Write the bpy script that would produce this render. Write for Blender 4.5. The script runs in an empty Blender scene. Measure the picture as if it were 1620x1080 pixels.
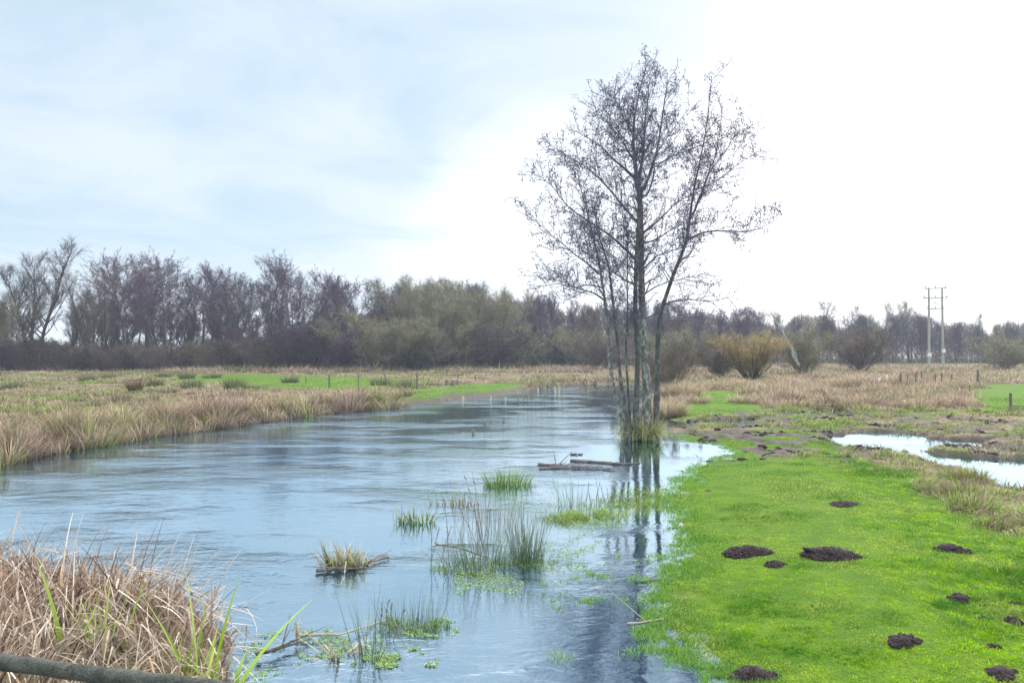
import bpy, math, random
import numpy as np
from mathutils import Vector

# ------------------------------------------------------------------ camera, sky, sun, exposure
scene = bpy.context.scene
COL = scene.collection
CAM_H = 2.5
F = 1170.0                     # focal length in photo pixels (1620 wide)
T = math.atan(20 / F)          # pitch upwards
cam_data = bpy.data.cameras.new('camera')
cam_data.sensor_width = 36
cam_data.lens = F / 1620 * 36
cam_data.clip_end = 3000
cam = bpy.data.objects.new('camera', cam_data)
COL.objects.link(cam)
cam.location = (0, 0, CAM_H)
cam.rotation_euler = (math.radians(90) + T, 0, 0)
scene.camera = cam

scene.view_settings.view_transform = 'Standard'
scene.view_settings.look = 'None'
scene.view_settings.gamma = 1
scene.view_settings.exposure = 1.45

SUN_AZ, SUN_EL = math.radians(30), math.radians(32)
sun_data = bpy.data.lights.new('sun', 'SUN')
sun_data.energy = 1.5
sun_data.angle = math.radians(16)
sun_data.color = (1.0, 0.96, 0.9)
sun = bpy.data.objects.new('sun', sun_data)
COL.objects.link(sun)
sd_ = Vector((math.sin(SUN_AZ) * math.cos(SUN_EL), math.cos(SUN_AZ) * math.cos(SUN_EL), math.sin(SUN_EL)))
sun.rotation_euler = (-sd_).to_track_quat('-Z', 'Y').to_euler()


class NT:
    """tiny node-tree helper"""
    def __init__(self, tree):
        self.t = tree
        tree.nodes.clear()

    def n(self, kind, **kw):
        nd = self.t.nodes.new(kind)
        for k, v in kw.items():
            if k.startswith('_'):
                setattr(nd, k[1:], v)
            else:
                self.set(nd, k, v)
        return nd

    def set(self, nd, k, v):
        s = nd.inputs[int(k[1:])] if (k[0] == 'i' and k[1:].isdigit()) else nd.inputs[k.replace('_', ' ')]
        if isinstance(v, bpy.types.NodeSocket):
            self.t.links.new(v, s)
        else:
            s.default_value = v

    def math(self, op, a, b=0.0, c=None, clamp=False):
        nd = self.n('ShaderNodeMath', _operation=op, _use_clamp=clamp)
        self.set(nd, 'i0', a)
        self.set(nd, 'i1', b)
        if c is not None:
            self.set(nd, 'i2', c)
        return nd.outputs[0]

    def vmath(self, op, a, b):
        nd = self.n('ShaderNodeVectorMath', _operation=op)
        self.set(nd, 'i0', a)
        self.set(nd, 'i1', b)
        return nd

    def mix(self, f, a, b, blend='MIX'):
        nd = self.n('ShaderNodeMix', _data_type='RGBA', _blend_type=blend)
        self.set(nd, 'i0', f)
        self.set(nd, 'i6', a)
        self.set(nd, 'i7', b)
        return nd.outputs[2]

    def smooth(self, x, lo, hi):
        nd = self.n('ShaderNodeMapRange', _interpolation_type='SMOOTHSTEP')
        self.set(nd, 'i0', x)
        self.set(nd, 'i1', lo)
        self.set(nd, 'i2', hi)
        return nd.outputs[0]

    def noise(self, vec, scale, detail=3.0, rough=0.5, dist=0.0):
        nd = self.n('ShaderNodeTexNoise', Vector=vec, Scale=scale, Detail=detail, Roughness=rough, Distortion=dist)
        return nd.outputs[0]

    def link(self, a, b):
        self.t.links.new(a, b)


def rgb(r, g, b):
    return (r, g, b, 1.0)


world = bpy.data.worlds.new('World')
scene.world = world
world.use_nodes = True
w = NT(world.node_tree)
sky = w.n('ShaderNodeTexSky')
sky.sky_type = 'NISHITA'
sky.sun_disc = False
sky.sun_elevation = SUN_EL
sky.sun_rotation = SUN_AZ
geo = w.n('ShaderNodeTexCoord').outputs['Generated']
sep = w.n('ShaderNodeSeparateXYZ', Vector=geo)
zc = w.math('MAXIMUM', sep.outputs[2], 0.0)
# clouds mapped on a flat layer overhead
zz = w.math('ADD', zc, 0.16)
px_ = w.math('DIVIDE', sep.outputs[0], zz)
py_ = w.math('DIVIDE', sep.outputs[1], zz)
pl = w.n('ShaderNodeCombineXYZ', X=px_, Y=py_, Z=0.0).outputs[0]
n1 = w.noise(pl, 0.55, 4, 0.5, 0.4)
n2 = w.noise(pl, 1.5, 6, 0.6, 0.6)
nn = w.math('ADD', w.math('MULTIPLY', n1, 0.55), w.math('MULTIPLY', n2, 0.45))
cl = w.smooth(nn, 0.38, 0.58)
cloud = w.mix(cl, rgb(2.12, 2.78, 3.26), rgb(2.95, 3.30, 3.68))
# thin bright veil where the sun stands behind the clouds (right of the view)
def sky_glow(az_deg, el_deg, wide, tight, wob):
    a, e = math.radians(az_deg), math.radians(el_deg)
    gd = (math.sin(a) * math.cos(e), math.cos(a) * math.cos(e), math.sin(e))
    dp = w.vmath('DOT_PRODUCT', geo, gd).outputs['Value']
    gl = w.math('ADD', dp, w.math('MULTIPLY', w.math('SUBTRACT', nn, 0.5), wob))
    return w.smooth(gl, math.cos(math.radians(wide)), math.cos(math.radians(tight)))


cloud = w.mix(w.math('MULTIPLY', sky_glow(5, 5, 16, 3, .09), .8), cloud, rgb(4.3, 4.4, 4.5))
# the bright bank of cloud ends above in a slanting edge of greyer cloud
slope = w.math('SUBTRACT', sep.outputs[2], w.math('MULTIPLY', sep.outputs[0], .42))
slope = w.math('ADD', slope, w.math('MULTIPLY', w.math('SUBTRACT', nn, 0.5), .30))
under = w.smooth(slope, .28, .19)
cloud = w.mix(w.smooth(sep.outputs[0], 0.0, .45), cloud, rgb(3.45, 3.62, 3.95))
cloud = w.mix(w.math('MULTIPLY', sky_glow(35, 9, 29, 13, .11), under), cloud, rgb(5.3, 5.3, 5.35))
# low band by the horizon is paler
lowb = w.smooth(sep.outputs[2], 0.14, 0.0)
cloud = w.mix(w.math('MULTIPLY', lowb, 0.55), cloud, rgb(3.9, 4.15, 4.5))
# an overcast sky is brightest overhead
zen = w.smooth(sep.outputs[2], 0.42, 0.85)
cloud = w.mix(zen, cloud, rgb(11.5, 11.6, 12.0))
final = w.mix(0.06, cloud, sky.outputs[0])
bg = w.n('ShaderNodeBackground', Color=final, Strength=0.1)
wo = w.n('ShaderNodeOutputWorld')
w.link(bg.outputs[0], wo.inputs[0])

# ------------------------------------------------------------------ helpers


def W(px, py, z=None, D=None):
    """photo pixel -> point in the place, on height z or at distance D"""
    u, v = (px - 810) / F, (540 - py) / F
    d = np.array([u, math.cos(T) - v * math.sin(T), math.sin(T) + v * math.cos(T)])
    s = (z - CAM_H) / d[2] if D is None else D / d[1]
    return d * s + np.array([0, 0, CAM_H])


def lerp(a, b, t):
    return a + (b - a) * t


def sstep(x, a, b):
    t = np.clip((x - a) / (b - a), 0, 1)
    return t * t * (3 - 2 * t)


def _hash(ix, iy, seed):
    h = (ix.astype(np.int64) * 374761393 + iy.astype(np.int64) * 668265263 + seed * 1442695041) & 0xffffffff
    h = ((h ^ (h >> 13)) * 1274126177) & 0xffffffff
    h = (h ^ (h >> 16)) & 0xffffff
    return h / float(0xffffff)


def vnoise(x, y, scale, seed=0, octs=3):
    x = np.asarray(x, float) * scale
    y = np.asarray(y, float) * scale
    tot, amp, nrm = 0, 1.0, 0
    for o in range(octs):
        xi, yi = np.floor(x), np.floor(y)
        fx, fy = x - xi, y - yi
        fx, fy = fx * fx * (3 - 2 * fx), fy * fy * (3 - 2 * fy)
        a = _hash(xi, yi, seed + o)
        b = _hash(xi + 1, yi, seed + o)
        c = _hash(xi, yi + 1, seed + o)
        d = _hash(xi + 1, yi + 1, seed + o)
        tot = tot + amp * lerp(lerp(a, b, fx), lerp(c, d, fx), fy)
        nrm += amp
        amp *= 0.5
        x, y = x * 2.03 + 17.1, y * 2.03 + 5.3
    return tot / nrm


class Geo:
    def __init__(self):
        self.v, self.f3, self.f4, self.c, self.n = [], [], [], [], 0

    def add(self, v, f, c=None):
        v = np.asarray(v, float).reshape(-1, 3)
        f = np.asarray(f, int)
        (self.f3 if f.shape[1] == 3 else self.f4).append(f + self.n)
        self.v.append(v)
        if c is None:
            c = np.ones((len(v), 3)) * 0.5
        c = np.asarray(c, float)
        if c.ndim == 1:
            c = np.tile(c, (len(v), 1))
        self.c.append(c)
        self.n += len(v)

    def mesh(self, name, mat, smooth=False, colors=True):
        me = bpy.data.meshes.new(name)
        v = np.concatenate(self.v) if self.v else np.zeros((0, 3))
        f3 = np.concatenate(self.f3) if self.f3 else np.zeros((0, 3), int)
        f4 = np.concatenate(self.f4) if self.f4 else np.zeros((0, 4), int)
        me.vertices.add(len(v))
        me.vertices.foreach_set('co', v.astype(np.float32).ravel())
        nl = f3.size + f4.size
        me.loops.add(nl)
        me.loops.foreach_set('vertex_index', np.concatenate([f3.ravel(), f4.ravel()]).astype(np.int32))
        me.polygons.add(len(f3) + len(f4))
        st = np.concatenate([np.arange(len(f3)) * 3, len(f3) * 3 + np.arange(len(f4)) * 4])
        me.polygons.foreach_set('loop_start', st.astype(np.int32))
        if smooth:
            me.polygons.foreach_set('use_smooth', np.ones(len(st), bool))
        me.update(calc_edges=True)
        if colors:
            ca = me.color_attributes.new('Col', 'FLOAT_COLOR', 'POINT')
            c = np.concatenate(self.c)
            ca.data.foreach_set('color', np.concatenate([c, np.ones((len(c), 1))], 1).astype(np.float32).ravel())
        me.materials.append(mat)
        return me


def link(name, me, parent=None, loc=None):
    o = bpy.data.objects.new(name, me)
    COL.objects.link(o)
    if parent is not None:
        o.parent = parent
    if loc is not None:
        o.location = loc
    return o


def tag(o, label=None, cat=None, group=None, kind=None):
    if label:
        o['label'] = label
    if cat:
        o['category'] = cat
    if group:
        o['group'] = group
    if kind:
        o['kind'] = kind
    return o


def copy_tree(o, parent=None):
    c = o.copy()
    COL.objects.link(c)
    if parent is not None:
        c.parent = parent
    for ch in list(o.children):
        copy_tree(ch, c)
    return c


def tube(g, pts, radii, sides=5, col=(.5, .5, .5), cap=False):
    pts = np.asarray(pts, float)
    n = len(pts)
    radii = np.asarray(radii, float)
    tan = np.gradient(pts, axis=0)
    tan /= np.linalg.norm(tan, axis=1, keepdims=True) + 1e-9
    ref = np.array([0.31, 0.95, 0.05]) if abs(tan[0][1]) < 0.9 else np.array([1.0, 0.1, 0.2])
    a = np.cross(tan, ref)
    a /= np.linalg.norm(a, axis=1, keepdims=True) + 1e-9
    b = np.cross(tan, a)
    ang = np.arange(sides) / sides * 2 * math.pi
    ring = a[:, None, :] * np.cos(ang)[None, :, None] + b[:, None, :] * np.sin(ang)[None, :, None]
    v = pts[:, None, :] + ring * radii[:, None, None]
    i = np.arange(n - 1)[:, None] * sides
    j = np.arange(sides)[None, :]
    j2 = (j + 1) % sides
    f = np.stack([i + j, i + j2, i + sides + j2, i + sides + j], -1).reshape(-1, 4)
    g.add(v.reshape(-1, 3), f, np.array(col))
    if cap:
        for e, k in ((0, 0), (n - 1, 1)):
            vv = np.concatenate([v[e], pts[e][None]])
            ff = [[s, (s + 1) % sides, sides] if k else [(s + 1) % sides, s, sides] for s in range(sides)]
            g.add(vv, ff, np.array(col))


def blades(g, P, H, az, th0, th1, Wd, cb, ct, nseg=3, brk=0.0, kb=2, rng=None, mid=None):
    """N bent strips of leaf; P (N,3) bases, H lengths, az lean azimuth, th0/th1 lean angles"""
    rng = rng or np.random.default_rng(1)
    N = len(P)
    if N == 0:
        return
    H, az, th0, th1, Wd = [np.broadcast_to(np.asarray(q, float), (N,)) for q in (H, az, th0, th1, Wd)]
    brk = np.broadcast_to(np.asarray(brk, float), (N,))
    cb = np.broadcast_to(np.asarray(cb, float), (N, 3))
    ct = np.broadcast_to(np.asarray(ct, float), (N, 3))
    wa = az + math.pi / 2 + rng.normal(0, 0.7, N)
    wd = np.stack([np.cos(wa), np.sin(wa), np.zeros(N)], 1)
    pos = np.array(P, float)
    rings, cols = [], []
    for k in range(nseg + 1):
        t = k / nseg
        wid = Wd * (1 - 0.9 * t ** 1.6)
        rings.append(np.stack([pos - wd * wid[:, None] / 2, pos + wd * wid[:, None] / 2], 1))
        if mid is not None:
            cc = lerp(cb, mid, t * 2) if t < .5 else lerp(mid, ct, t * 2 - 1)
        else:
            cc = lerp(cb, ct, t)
        cols.append(np.stack([cc, cc], 1))
        if k < nseg:
            th = th0 + th1 * (k + .5) / nseg + (brk if k >= kb else 0)
            s = H / nseg
            pos = pos + np.stack([np.sin(th) * np.cos(az), np.sin(th) * np.sin(az), np.cos(th)], 1) * s[:, None]
    v = np.stack(rings, 1)       # N, nseg+1, 2, 3
    c = np.stack(cols, 1)
    m = (nseg + 1) * 2
    base = np.arange(N)[:, None] * m
    fs = []
    for k in range(nseg):
        fs.append(np.stack([base[:, 0] + 2 * k, base[:, 0] + 2 * k + 1, base[:, 0] + 2 * k + 3, base[:, 0] + 2 * k + 2], 1))
    g.add(v.reshape(-1, 3), np.concatenate(fs), c.reshape(-1, 3))


def ico(sub=1):
    import bmesh
    bm = bmesh.new()
    bmesh.ops.create_icosphere(bm, subdivisions=sub, radius=1)
    v = np.array([q.co[:] for q in bm.verts])
    f = np.array([[l.index for l in fc.verts] for fc in bm.faces])
    bm.free()
    return v, f


ICO1, ICO2, ICO5 = ico(1), ico(2), ico(5)


def cells(x, y, size, seed):
    """nearest tussock centre: offset from it, relative distance, and two random numbers of that tussock"""
    cx, cy = np.floor(x / size), np.floor(y / size)
    best = np.full(x.shape, 1e9)
    ox, oy, h1, h2 = [np.zeros(x.shape) for _ in range(4)]
    for i in (-1, 0, 1):
        for j in (-1, 0, 1):
            qx, qy = cx + i, cy + j
            jx, jy = (qx + .1 + .8 * _hash(qx, qy, seed)) * size, (qy + .1 + .8 * _hash(qx, qy, seed + 9)) * size
            d = np.hypot(x - jx, y - jy)
            k = d < best
            best = np.where(k, d, best)
            ox, oy = np.where(k, x - jx, ox), np.where(k, y - jy, oy)
            h1, h2 = np.where(k, _hash(qx, qy, seed + 20), h1), np.where(k, _hash(qx, qy, seed + 31), h2)
    return ox, oy, np.clip(best / size / .7, 0, 1), h1, h2

# ------------------------------------------------------------------ materials


def mat_new(name):
    m = bpy.data.materials.new(name)
    m.use_nodes = True
    return m, NT(m.node_tree)


def finish(nt, bsdf, disp=None):
    out = nt.n('ShaderNodeOutputMaterial')
    nt.link(bsdf, out.inputs[0])


def mat_blade(name, transl=0.3, rough=0.6, var=0.35, mul=1.0, spec=.1):
    m, t = mat_new(name)
    at = t.n('ShaderNodeAttribute', _attribute_name='Col')
    g = t.n('ShaderNodeNewGeometry')
    rnd = g.outputs['Random Per Island']
    v = t.math('MULTIPLY_ADD', rnd, var * 2, (1 - var) * mul)
    cm = t.n('ShaderNodeHueSaturation', Hue=0.5, Saturation=1.0, Value=v, Fac=1.0, Color=at.outputs['Color'])
    p = t.n('ShaderNodeBsdfPrincipled', Base_Color=cm.outputs[0], Roughness=rough)
    p.inputs['Specular IOR Level'].default_value = spec
    tr = t.n('ShaderNodeBsdfTranslucent', Color=cm.outputs[0])
    mx = t.n('ShaderNodeMixShader', i0=transl, i1=p.outputs[0], i2=tr.outputs[0])
    finish(t, mx.outputs[0])
    return m


M_GRASS = mat_blade('grass_blades', 0.45, 0.75, 0.4, 1.0, 0.02)
M_REED = mat_blade('dry_reeds', 0.22, 0.8, 0.5, 1.0)


def mat_bark(name, dark, light, scale=6, thr=(.45, .6), stretch=0.35, bump=0.4):
    m, t = mat_new(name)
    tc = t.n('ShaderNodeTexCoord').outputs['Object']
    mp = t.n('ShaderNodeMapping', Vector=tc, Scale=(1, 1, stretch)).outputs[0]
    a = t.noise(mp, scale, 5, .6, .6)
    b = t.noise(mp, scale * 5, 4, .6)
    f = t.smooth(t.math('ADD', t.math('MULTIPLY', a, .75), t.math('MULTIPLY', b, .25)), thr[0], thr[1])
    c = t.mix(f, rgb(*dark), rgb(*light))
    c = t.mix(t.smooth(b, .55, .75), c, rgb(dark[0] * .6, dark[1] * .6, dark[2] * .6))
    p = t.n('ShaderNodeBsdfPrincipled', Base_Color=c, Roughness=.85)
    bp = t.n('ShaderNodeBump', Strength=bump, Distance=.02, Height=b)
    t.link(bp.outputs[0], p.inputs['Normal'])
    finish(t, p.outputs[0])
    return m


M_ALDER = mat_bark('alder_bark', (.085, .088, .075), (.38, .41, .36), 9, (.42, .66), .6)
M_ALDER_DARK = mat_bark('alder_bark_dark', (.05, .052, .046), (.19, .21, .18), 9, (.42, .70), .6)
M_BRANCH = mat_bark('branch_bark', (.085, .085, .125), (.19, .19, .24), 4, (.4, .7), .5, .1)
M_FARBARK = mat_bark('far_bark', (.035, .032, .035), (.11, .11, .075), .8, (.35, .65), .4, .1)
M_PALEBARK = mat_bark('pale_bark', (.28, .29, .24), (.5, .52, .46), 1.5, (.35, .65), .4, .1)


def mat_plain(name, col, var=.3, rough=.8, scale=8):
    m, t = mat_new(name)
    tc = t.n('ShaderNodeTexCoord').outputs['Object']
    a = t.noise(tc, scale, 4, .6)
    v = t.math('MULTIPLY_ADD', a, var * 2, 1 - var)
    g = t.n('ShaderNodeNewGeometry')
    v = t.math('MULTIPLY', v, t.math('MULTIPLY_ADD', g.outputs['Random Per Island'], var, 1 - var / 2))
    cm = t.n('ShaderNodeHueSaturation', Hue=.5, Saturation=1, Value=v, Fac=1, Color=rgb(*col))
    p = t.n('ShaderNodeBsdfPrincipled', Base_Color=cm.outputs[0], Roughness=rough)
    p.inputs['Specular IOR Level'].default_value = .25
    finish(t, p.outputs[0])
    return m


M_CONE = mat_plain('alder_cones', (.085, .07, .14), .3)
M_TW_PURPLE = mat_plain('purple_twigs', (.10, .064, .10), .3)
M_TW_GREY = mat_plain('grey_twigs', (.085, .08, .092), .3)
M_TW_OLIVE = mat_plain('olive_twigs', (.23, .225, .135), .35)
M_TW_BROWN = mat_plain('brown_twigs', (.16, .13, .10), .3)
M_TW_DARK = mat_plain('dark_twigs', (.07, .06, .058), .35)
M_THICKET = mat_plain('thicket_twigs', (.15, .13, .11), .4)
M_TW_ORANGE = mat_plain('orange_twigs', (.38, .30, .14), .25)
M_TW_PALE = mat_plain('pale_twigs', (.30, .30, .24), .25)
M_SOIL = mat_plain('mole_soil', (.038, .028, .030), .6, .95, 45)
M_POST = mat_bark('old_post_wood', (.10, .09, .07), (.26, .24, .19), 6, (.35, .65), .3)
M_PALEPOST = mat_bark('pale_post_wood', (.28, .26, .19), (.52, .50, .40), 6, (.35, .65), .3)
M_LOG = mat_bark('wet_log_bark', (.08, .065, .065), (.21, .18, .175), 8, (.35, .65), .8)
M_RAIL = mat_bark('mossy_rail_wood', (.040, .048, .042), (.12, .13, .10), 22, (.35, .65), 1, 1.0)
M_POLE = mat_bark('power_pole_wood', (.26, .27, .23), (.38, .39, .34), 2, (.3, .7), .2)
M_METAL = mat_plain('grey_metal', (.22, .24, .25), .15, .5)
M_TAG = mat_plain('white_plate', (.75, .77, .72), .05, .5)
M_LEAFMAT = mat_blade('floating_leaves', .2, .4, .35)

# ------------------------------------------------------------------ the ground's plan
P = lambda l, z=0.0: np.array([W(a, b, z)[:2] for a, b in l])
RIVER = np.concatenate([
    np.array([[-15, -25], [-12.4, 4], [-12.0, 12]]),
    P([(0, 737), (60, 722), (120, 712), (200, 699), (255, 689), (330, 680), (400, 669), (470, 660), (540, 652), (610, 647),
       (660, 641), (700, 637), (745, 630), (800, 624), (835, 618), (860, 614), (910, 610), (960, 608), (1020, 608),
       (1050, 611), (1035, 622), (1030, 640), (1045, 655), (1060, 668), (1063, 684), (1085, 695), (1150, 703), (1162, 712),
       (1145, 724), (1112, 738), (1100, 752), (1072, 772), (1065, 800), (1092, 838), (1098, 872), (1075, 900), (1062, 940),
       (1078, 1000), (1125, 1042), (1190, 1080)]),
    np.array([[2.6, 3.5], [3.2, -25], [-1.3, -25], [-1.5, 3]]),
    P([(375, 1080), (358, 1030), (322, 985), (275, 958), (190, 935), (60, 925), (-150, 932)]),
    np.array([[-8.2, 6.0], [-9.0, -25]])])
PUDDLES = [P(q) for q in (
    [(1296, 692), (1345, 683), (1420, 682), (1480, 693), (1550, 697), (1560, 706), (1470, 711), (1420, 715), (1380, 711), (1340, 710)],
    [(1385, 713), (1450, 713), (1520, 723), (1620, 726), (1760, 735), (1780, 790), (1620, 780), (1560, 762), (1510, 742), (1450, 728)],
    [(1285, 651), (1345, 655), (1342, 660), (1290, 657)],
    [(1600, 649), (1700, 650), (1700, 658), (1602, 655)],
    [(1115, 667), (1190, 663), (1205, 669), (1150, 676)],
    [(1030, 664), (1095, 668), (1090, 675), (1035, 674)])]
LAWNS = [P(q, .1) for q in (
    [(1030, 748), (1110, 722), (1160, 722), (1300, 720), (1400, 735), (1450, 775), (1560, 850), (1700, 900), (1900, 1300), (980, 1300), (1035, 900), (1040, 800)],
    [(1040, 660), (1062, 636), (1085, 626), (1150, 622), (1190, 636), (1205, 652), (1120, 660)],
    [(1060, 690), (1100, 684), (1230, 680), (1330, 700), (1300, 722), (1160, 725), (1150, 706)],
    [(1535, 628), (1560, 614), (1700, 608), (1700, 650), (1560, 655)])]
LAWNS_L = [P(q, .3) for q in (
    [(672, 640), (640, 630), (665, 617), (740, 609), (822, 606), (830, 612), (800, 622), (740, 630)],
    [(250, 598), (380, 592), (520, 597), (640, 600), (610, 614), (480, 616), (330, 606)])]
MUDS = [P(q, .1) for q in (
    [(1050, 664), (1200, 652), (1330, 650), (1450, 658), (1700, 668), (1800, 740), (1560, 732), (1300, 728), (1230, 700), (1080, 692)],
    [(670, 640), (690, 632), (745, 625), (800, 621), (760, 634), (700, 640)],
    [(1080, 705), (1200, 690), (1300, 700), (1320, 722), (1180, 730)])]


def sdist(poly, x, y):
    """signed distance, negative inside"""
    x = np.asarray(x, float)
    y = np.asarray(y, float)
    d = np.full(x.shape, 1e18)
    ins = np.zeros(x.shape, bool)
    n = len(poly)
    for i in range(n):
        ax, ay = poly[i]
        bx, by = poly[(i + 1) % n]
        ex, ey = bx - ax, by - ay
        t = np.clip(((x - ax) * ex + (y - ay) * ey) / (ex * ex + ey * ey + 1e-12), 0, 1)
        d = np.minimum(d, (x - ax - t * ex) ** 2 + (y - ay - t * ey) ** 2)
        cr = ((ay > y) != (by > y)) & (x < ex * (y - ay) / (ey if abs(ey) > 1e-12 else 1e-12) + ax)
        ins ^= cr
    d = np.sqrt(d)
    return np.where(ins, -d, d)


RX, RY = W(1010, 695, 0)[:2]


def leftside(x, y):
    """1 on the far (left) bank, 0 on the lawn side"""
    line = 0.0 + y * 0.125
    return (x < line - 0.5) & ((y > 11) | (x < -10))


def plan(x, y):
    x = np.asarray(x, float)
    y = np.asarray(y, float)
    sr = sdist(RIVER, x, y)
    sp = np.full(x.shape, 1e9)
    for q in PUDDLES:
        sp = np.minimum(sp, sdist(q, x, y))
    left = leftside(x, y)
    near = (x < 0) & (y < 10) & ~left
    jit = (vnoise(x, y, 1.6, 3) - .5)
    lawn = np.zeros(x.shape)
    for q in LAWNS:
        lawn = np.maximum(lawn, 1 - sstep(sdist(q, x, y) + jit * 1.6, -.4, .5))
    for q in LAWNS_L:
        lawn = np.maximum(lawn, .95 * (1 - sstep(sdist(q, x, y) + jit * 3, -1, 1.2)))
    mud = np.zeros(x.shape)
    for q in MUDS:
        mud = np.maximum(mud, 1 - sstep(sdist(q, x, y) + jit * 2, -1, 1))
    mudn = sstep(vnoise(x, y * .6, 1.9, 11, 4), .47, .58)
    mud = mud * mudn
    mud = np.maximum(mud, (1 - sstep(sp + (vnoise(x, y, 2.3, 44, 4) - .5) * .9, 0, .35)) * .85)
    mud = np.maximum(mud, np.where(sr < .7, 1 - sstep(sr, .2, .7), 0) * np.where(left, 1, 0))
    mud = np.maximum(mud, np.where(sr < .15, 1 - sstep(sr, -.1, .15), 0) * (1 - lawn))
    H = np.where(left, .34, np.where(near, .25, .11 + .2 * sstep(y, 24, 40)))
    wdt = np.where(left | near, .8, 1.8)
    prof = np.where(sr > 0, H * sstep(sr, 0, wdt) + np.where(left | near, .012, .002), -.5 * sstep(-sr, 0, 2.2) - .03 * sstep(-sr, 0, .3))
    prof = prof + np.where((sr < 0), 0, 0)
    rough = np.where(left, .09, .10) * (1 - lawn * .8)
    zn = (vnoise(x, y, 1.1, 21, 4) - .5) * rough + (vnoise(x, y, .12, 5, 2) - .5) * .10 * sstep(sr, .5, 6)
    zn += mud * (vnoise(x, y, 2.6, 9, 3) - .44) * .26 * sstep(sp, 0, .6) * np.where(left, .5, 1)
    zn += (vnoise(x, y, 2.6, 31, 3) - .5) * .035
    z = prof + zn * sstep(sr, -.6, .5)
    pd = sstep(sp + (vnoise(x, y, 2.3, 44, 4) - .5) * 1.1, -.4, .3)
    z = np.where(sp < 4, lerp(-.12, z, pd), z)
    hump = .15 - .22 * ((x - RX - .12) ** 2 / .22 + (y - RY - .35) ** 2 / .30) + (vnoise(x, y, 5, 15) - .5) * .06
    z = np.maximum(z, np.where(hump > -.4, hump, -9))
    # the ground climbs a touch towards the woods
    z = z + .25 * sstep(y, 80, 180)
    return z, sr, sp, lawn, mud, left


def ground_z(x, y):
    return plan(np.atleast_1d(x), np.atleast_1d(y))[0]


def axis(lo, hi, fine_lo, fine_hi, step, growth=1.06):
    mid = list(np.arange(fine_lo, fine_hi, step))
    out, s, q = [], step, fine_hi
    while q < hi:
        out.append(q)
        s *= growth
        q += s
    out.append(hi)
    left, s, q = [], step, fine_lo - step
    while q > lo:
        left.append(q)
        s *= growth
        q -= s
    left.append(lo)
    return np.array(left[::-1] + mid + out)


EXT = 330
xs = axis(-EXT, EXT, -13, 17, .09, 1.05)
ys = axis(-30, EXT, 4.5, 38, .09, 1.045)
gx, gy = np.meshgrid(xs, ys)
gz, sr_, sp_, lawn_, mud_, left_ = plan(gx, gy)
gg = Geo()
nx, ny = len(xs), len(ys)
ii = (np.arange(ny - 1)[:, None] * nx + np.arange(nx - 1)[None, :]).ravel()
fq = np.stack([ii, ii + 1, ii + nx + 1, ii + nx], 1)
gg.add(np.stack([gx, gy, gz], -1).reshape(-1, 3), fq, np.stack([lawn_, mud_, left_.astype(float)], -1).reshape(-1, 3))


def mat_ground():
    m, t = mat_new('meadow_ground')
    at = t.n('ShaderNodeAttribute', _attribute_name='Col')
    s = t.n('ShaderNodeSeparateColor', Color=at.outputs['Color'])
    pos = t.n('ShaderNodeNewGeometry').outputs['Position']
    n_big = t.noise(pos, .25, 4, .55)
    n_mid = t.noise(pos, 2.2, 4, .6)
    n_fine = t.noise(pos, 28, 4, .65)
    straw = t.mix(t.smooth(n_mid, .35, .65), rgb(.12, .09, .05), rgb(.22, .17, .11))
    green = t.mix(t.smooth(n_mid, .3, .7), rgb(.06, .09, .02), rgb(.12, .15, .05))
    rough = t.mix(t.smooth(n_big, .42, .62), straw, green)
    lawnc = t.mix(t.smooth(n_mid, .3, .7), rgb(.05, .13, .002), rgb(.11, .20, .006))
    lawnc = t.mix(t.smooth(n_fine, .35, .75), lawnc, rgb(.04, .09, .006))
    c = t.mix(s.outputs[0], rough, lawnc)
    mudc = t.mix(t.smooth(n_fine, .3, .7), rgb(.045, .036, .036), rgb(.12, .095, .085))
    c = t.mix(s.outputs[1], c, mudc)
    p = t.n('ShaderNodeBsdfPrincipled', Base_Color=c, Roughness=.9)
    rg = t.math('MULTIPLY_ADD', s.outputs[1], -.12, .95)
    t.link(rg, p.inputs['Roughness'])
    bp = t.n('ShaderNodeBump', Strength=.8, Distance=.03, Height=n_fine)
    t.link(bp.outputs[0], p.inputs['Normal'])
    p.inputs['Specular IOR Level'].default_value = .15
    finish(t, p.outputs[0])
    return m


ground = link('ground', gg.mesh('ground', mat_ground(), True))
tag(ground, 'boggy riverside meadow with bright lawn, mud and rough grass', None, None, 'structure')

# ------------------------------------------------------------------ the water


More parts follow.
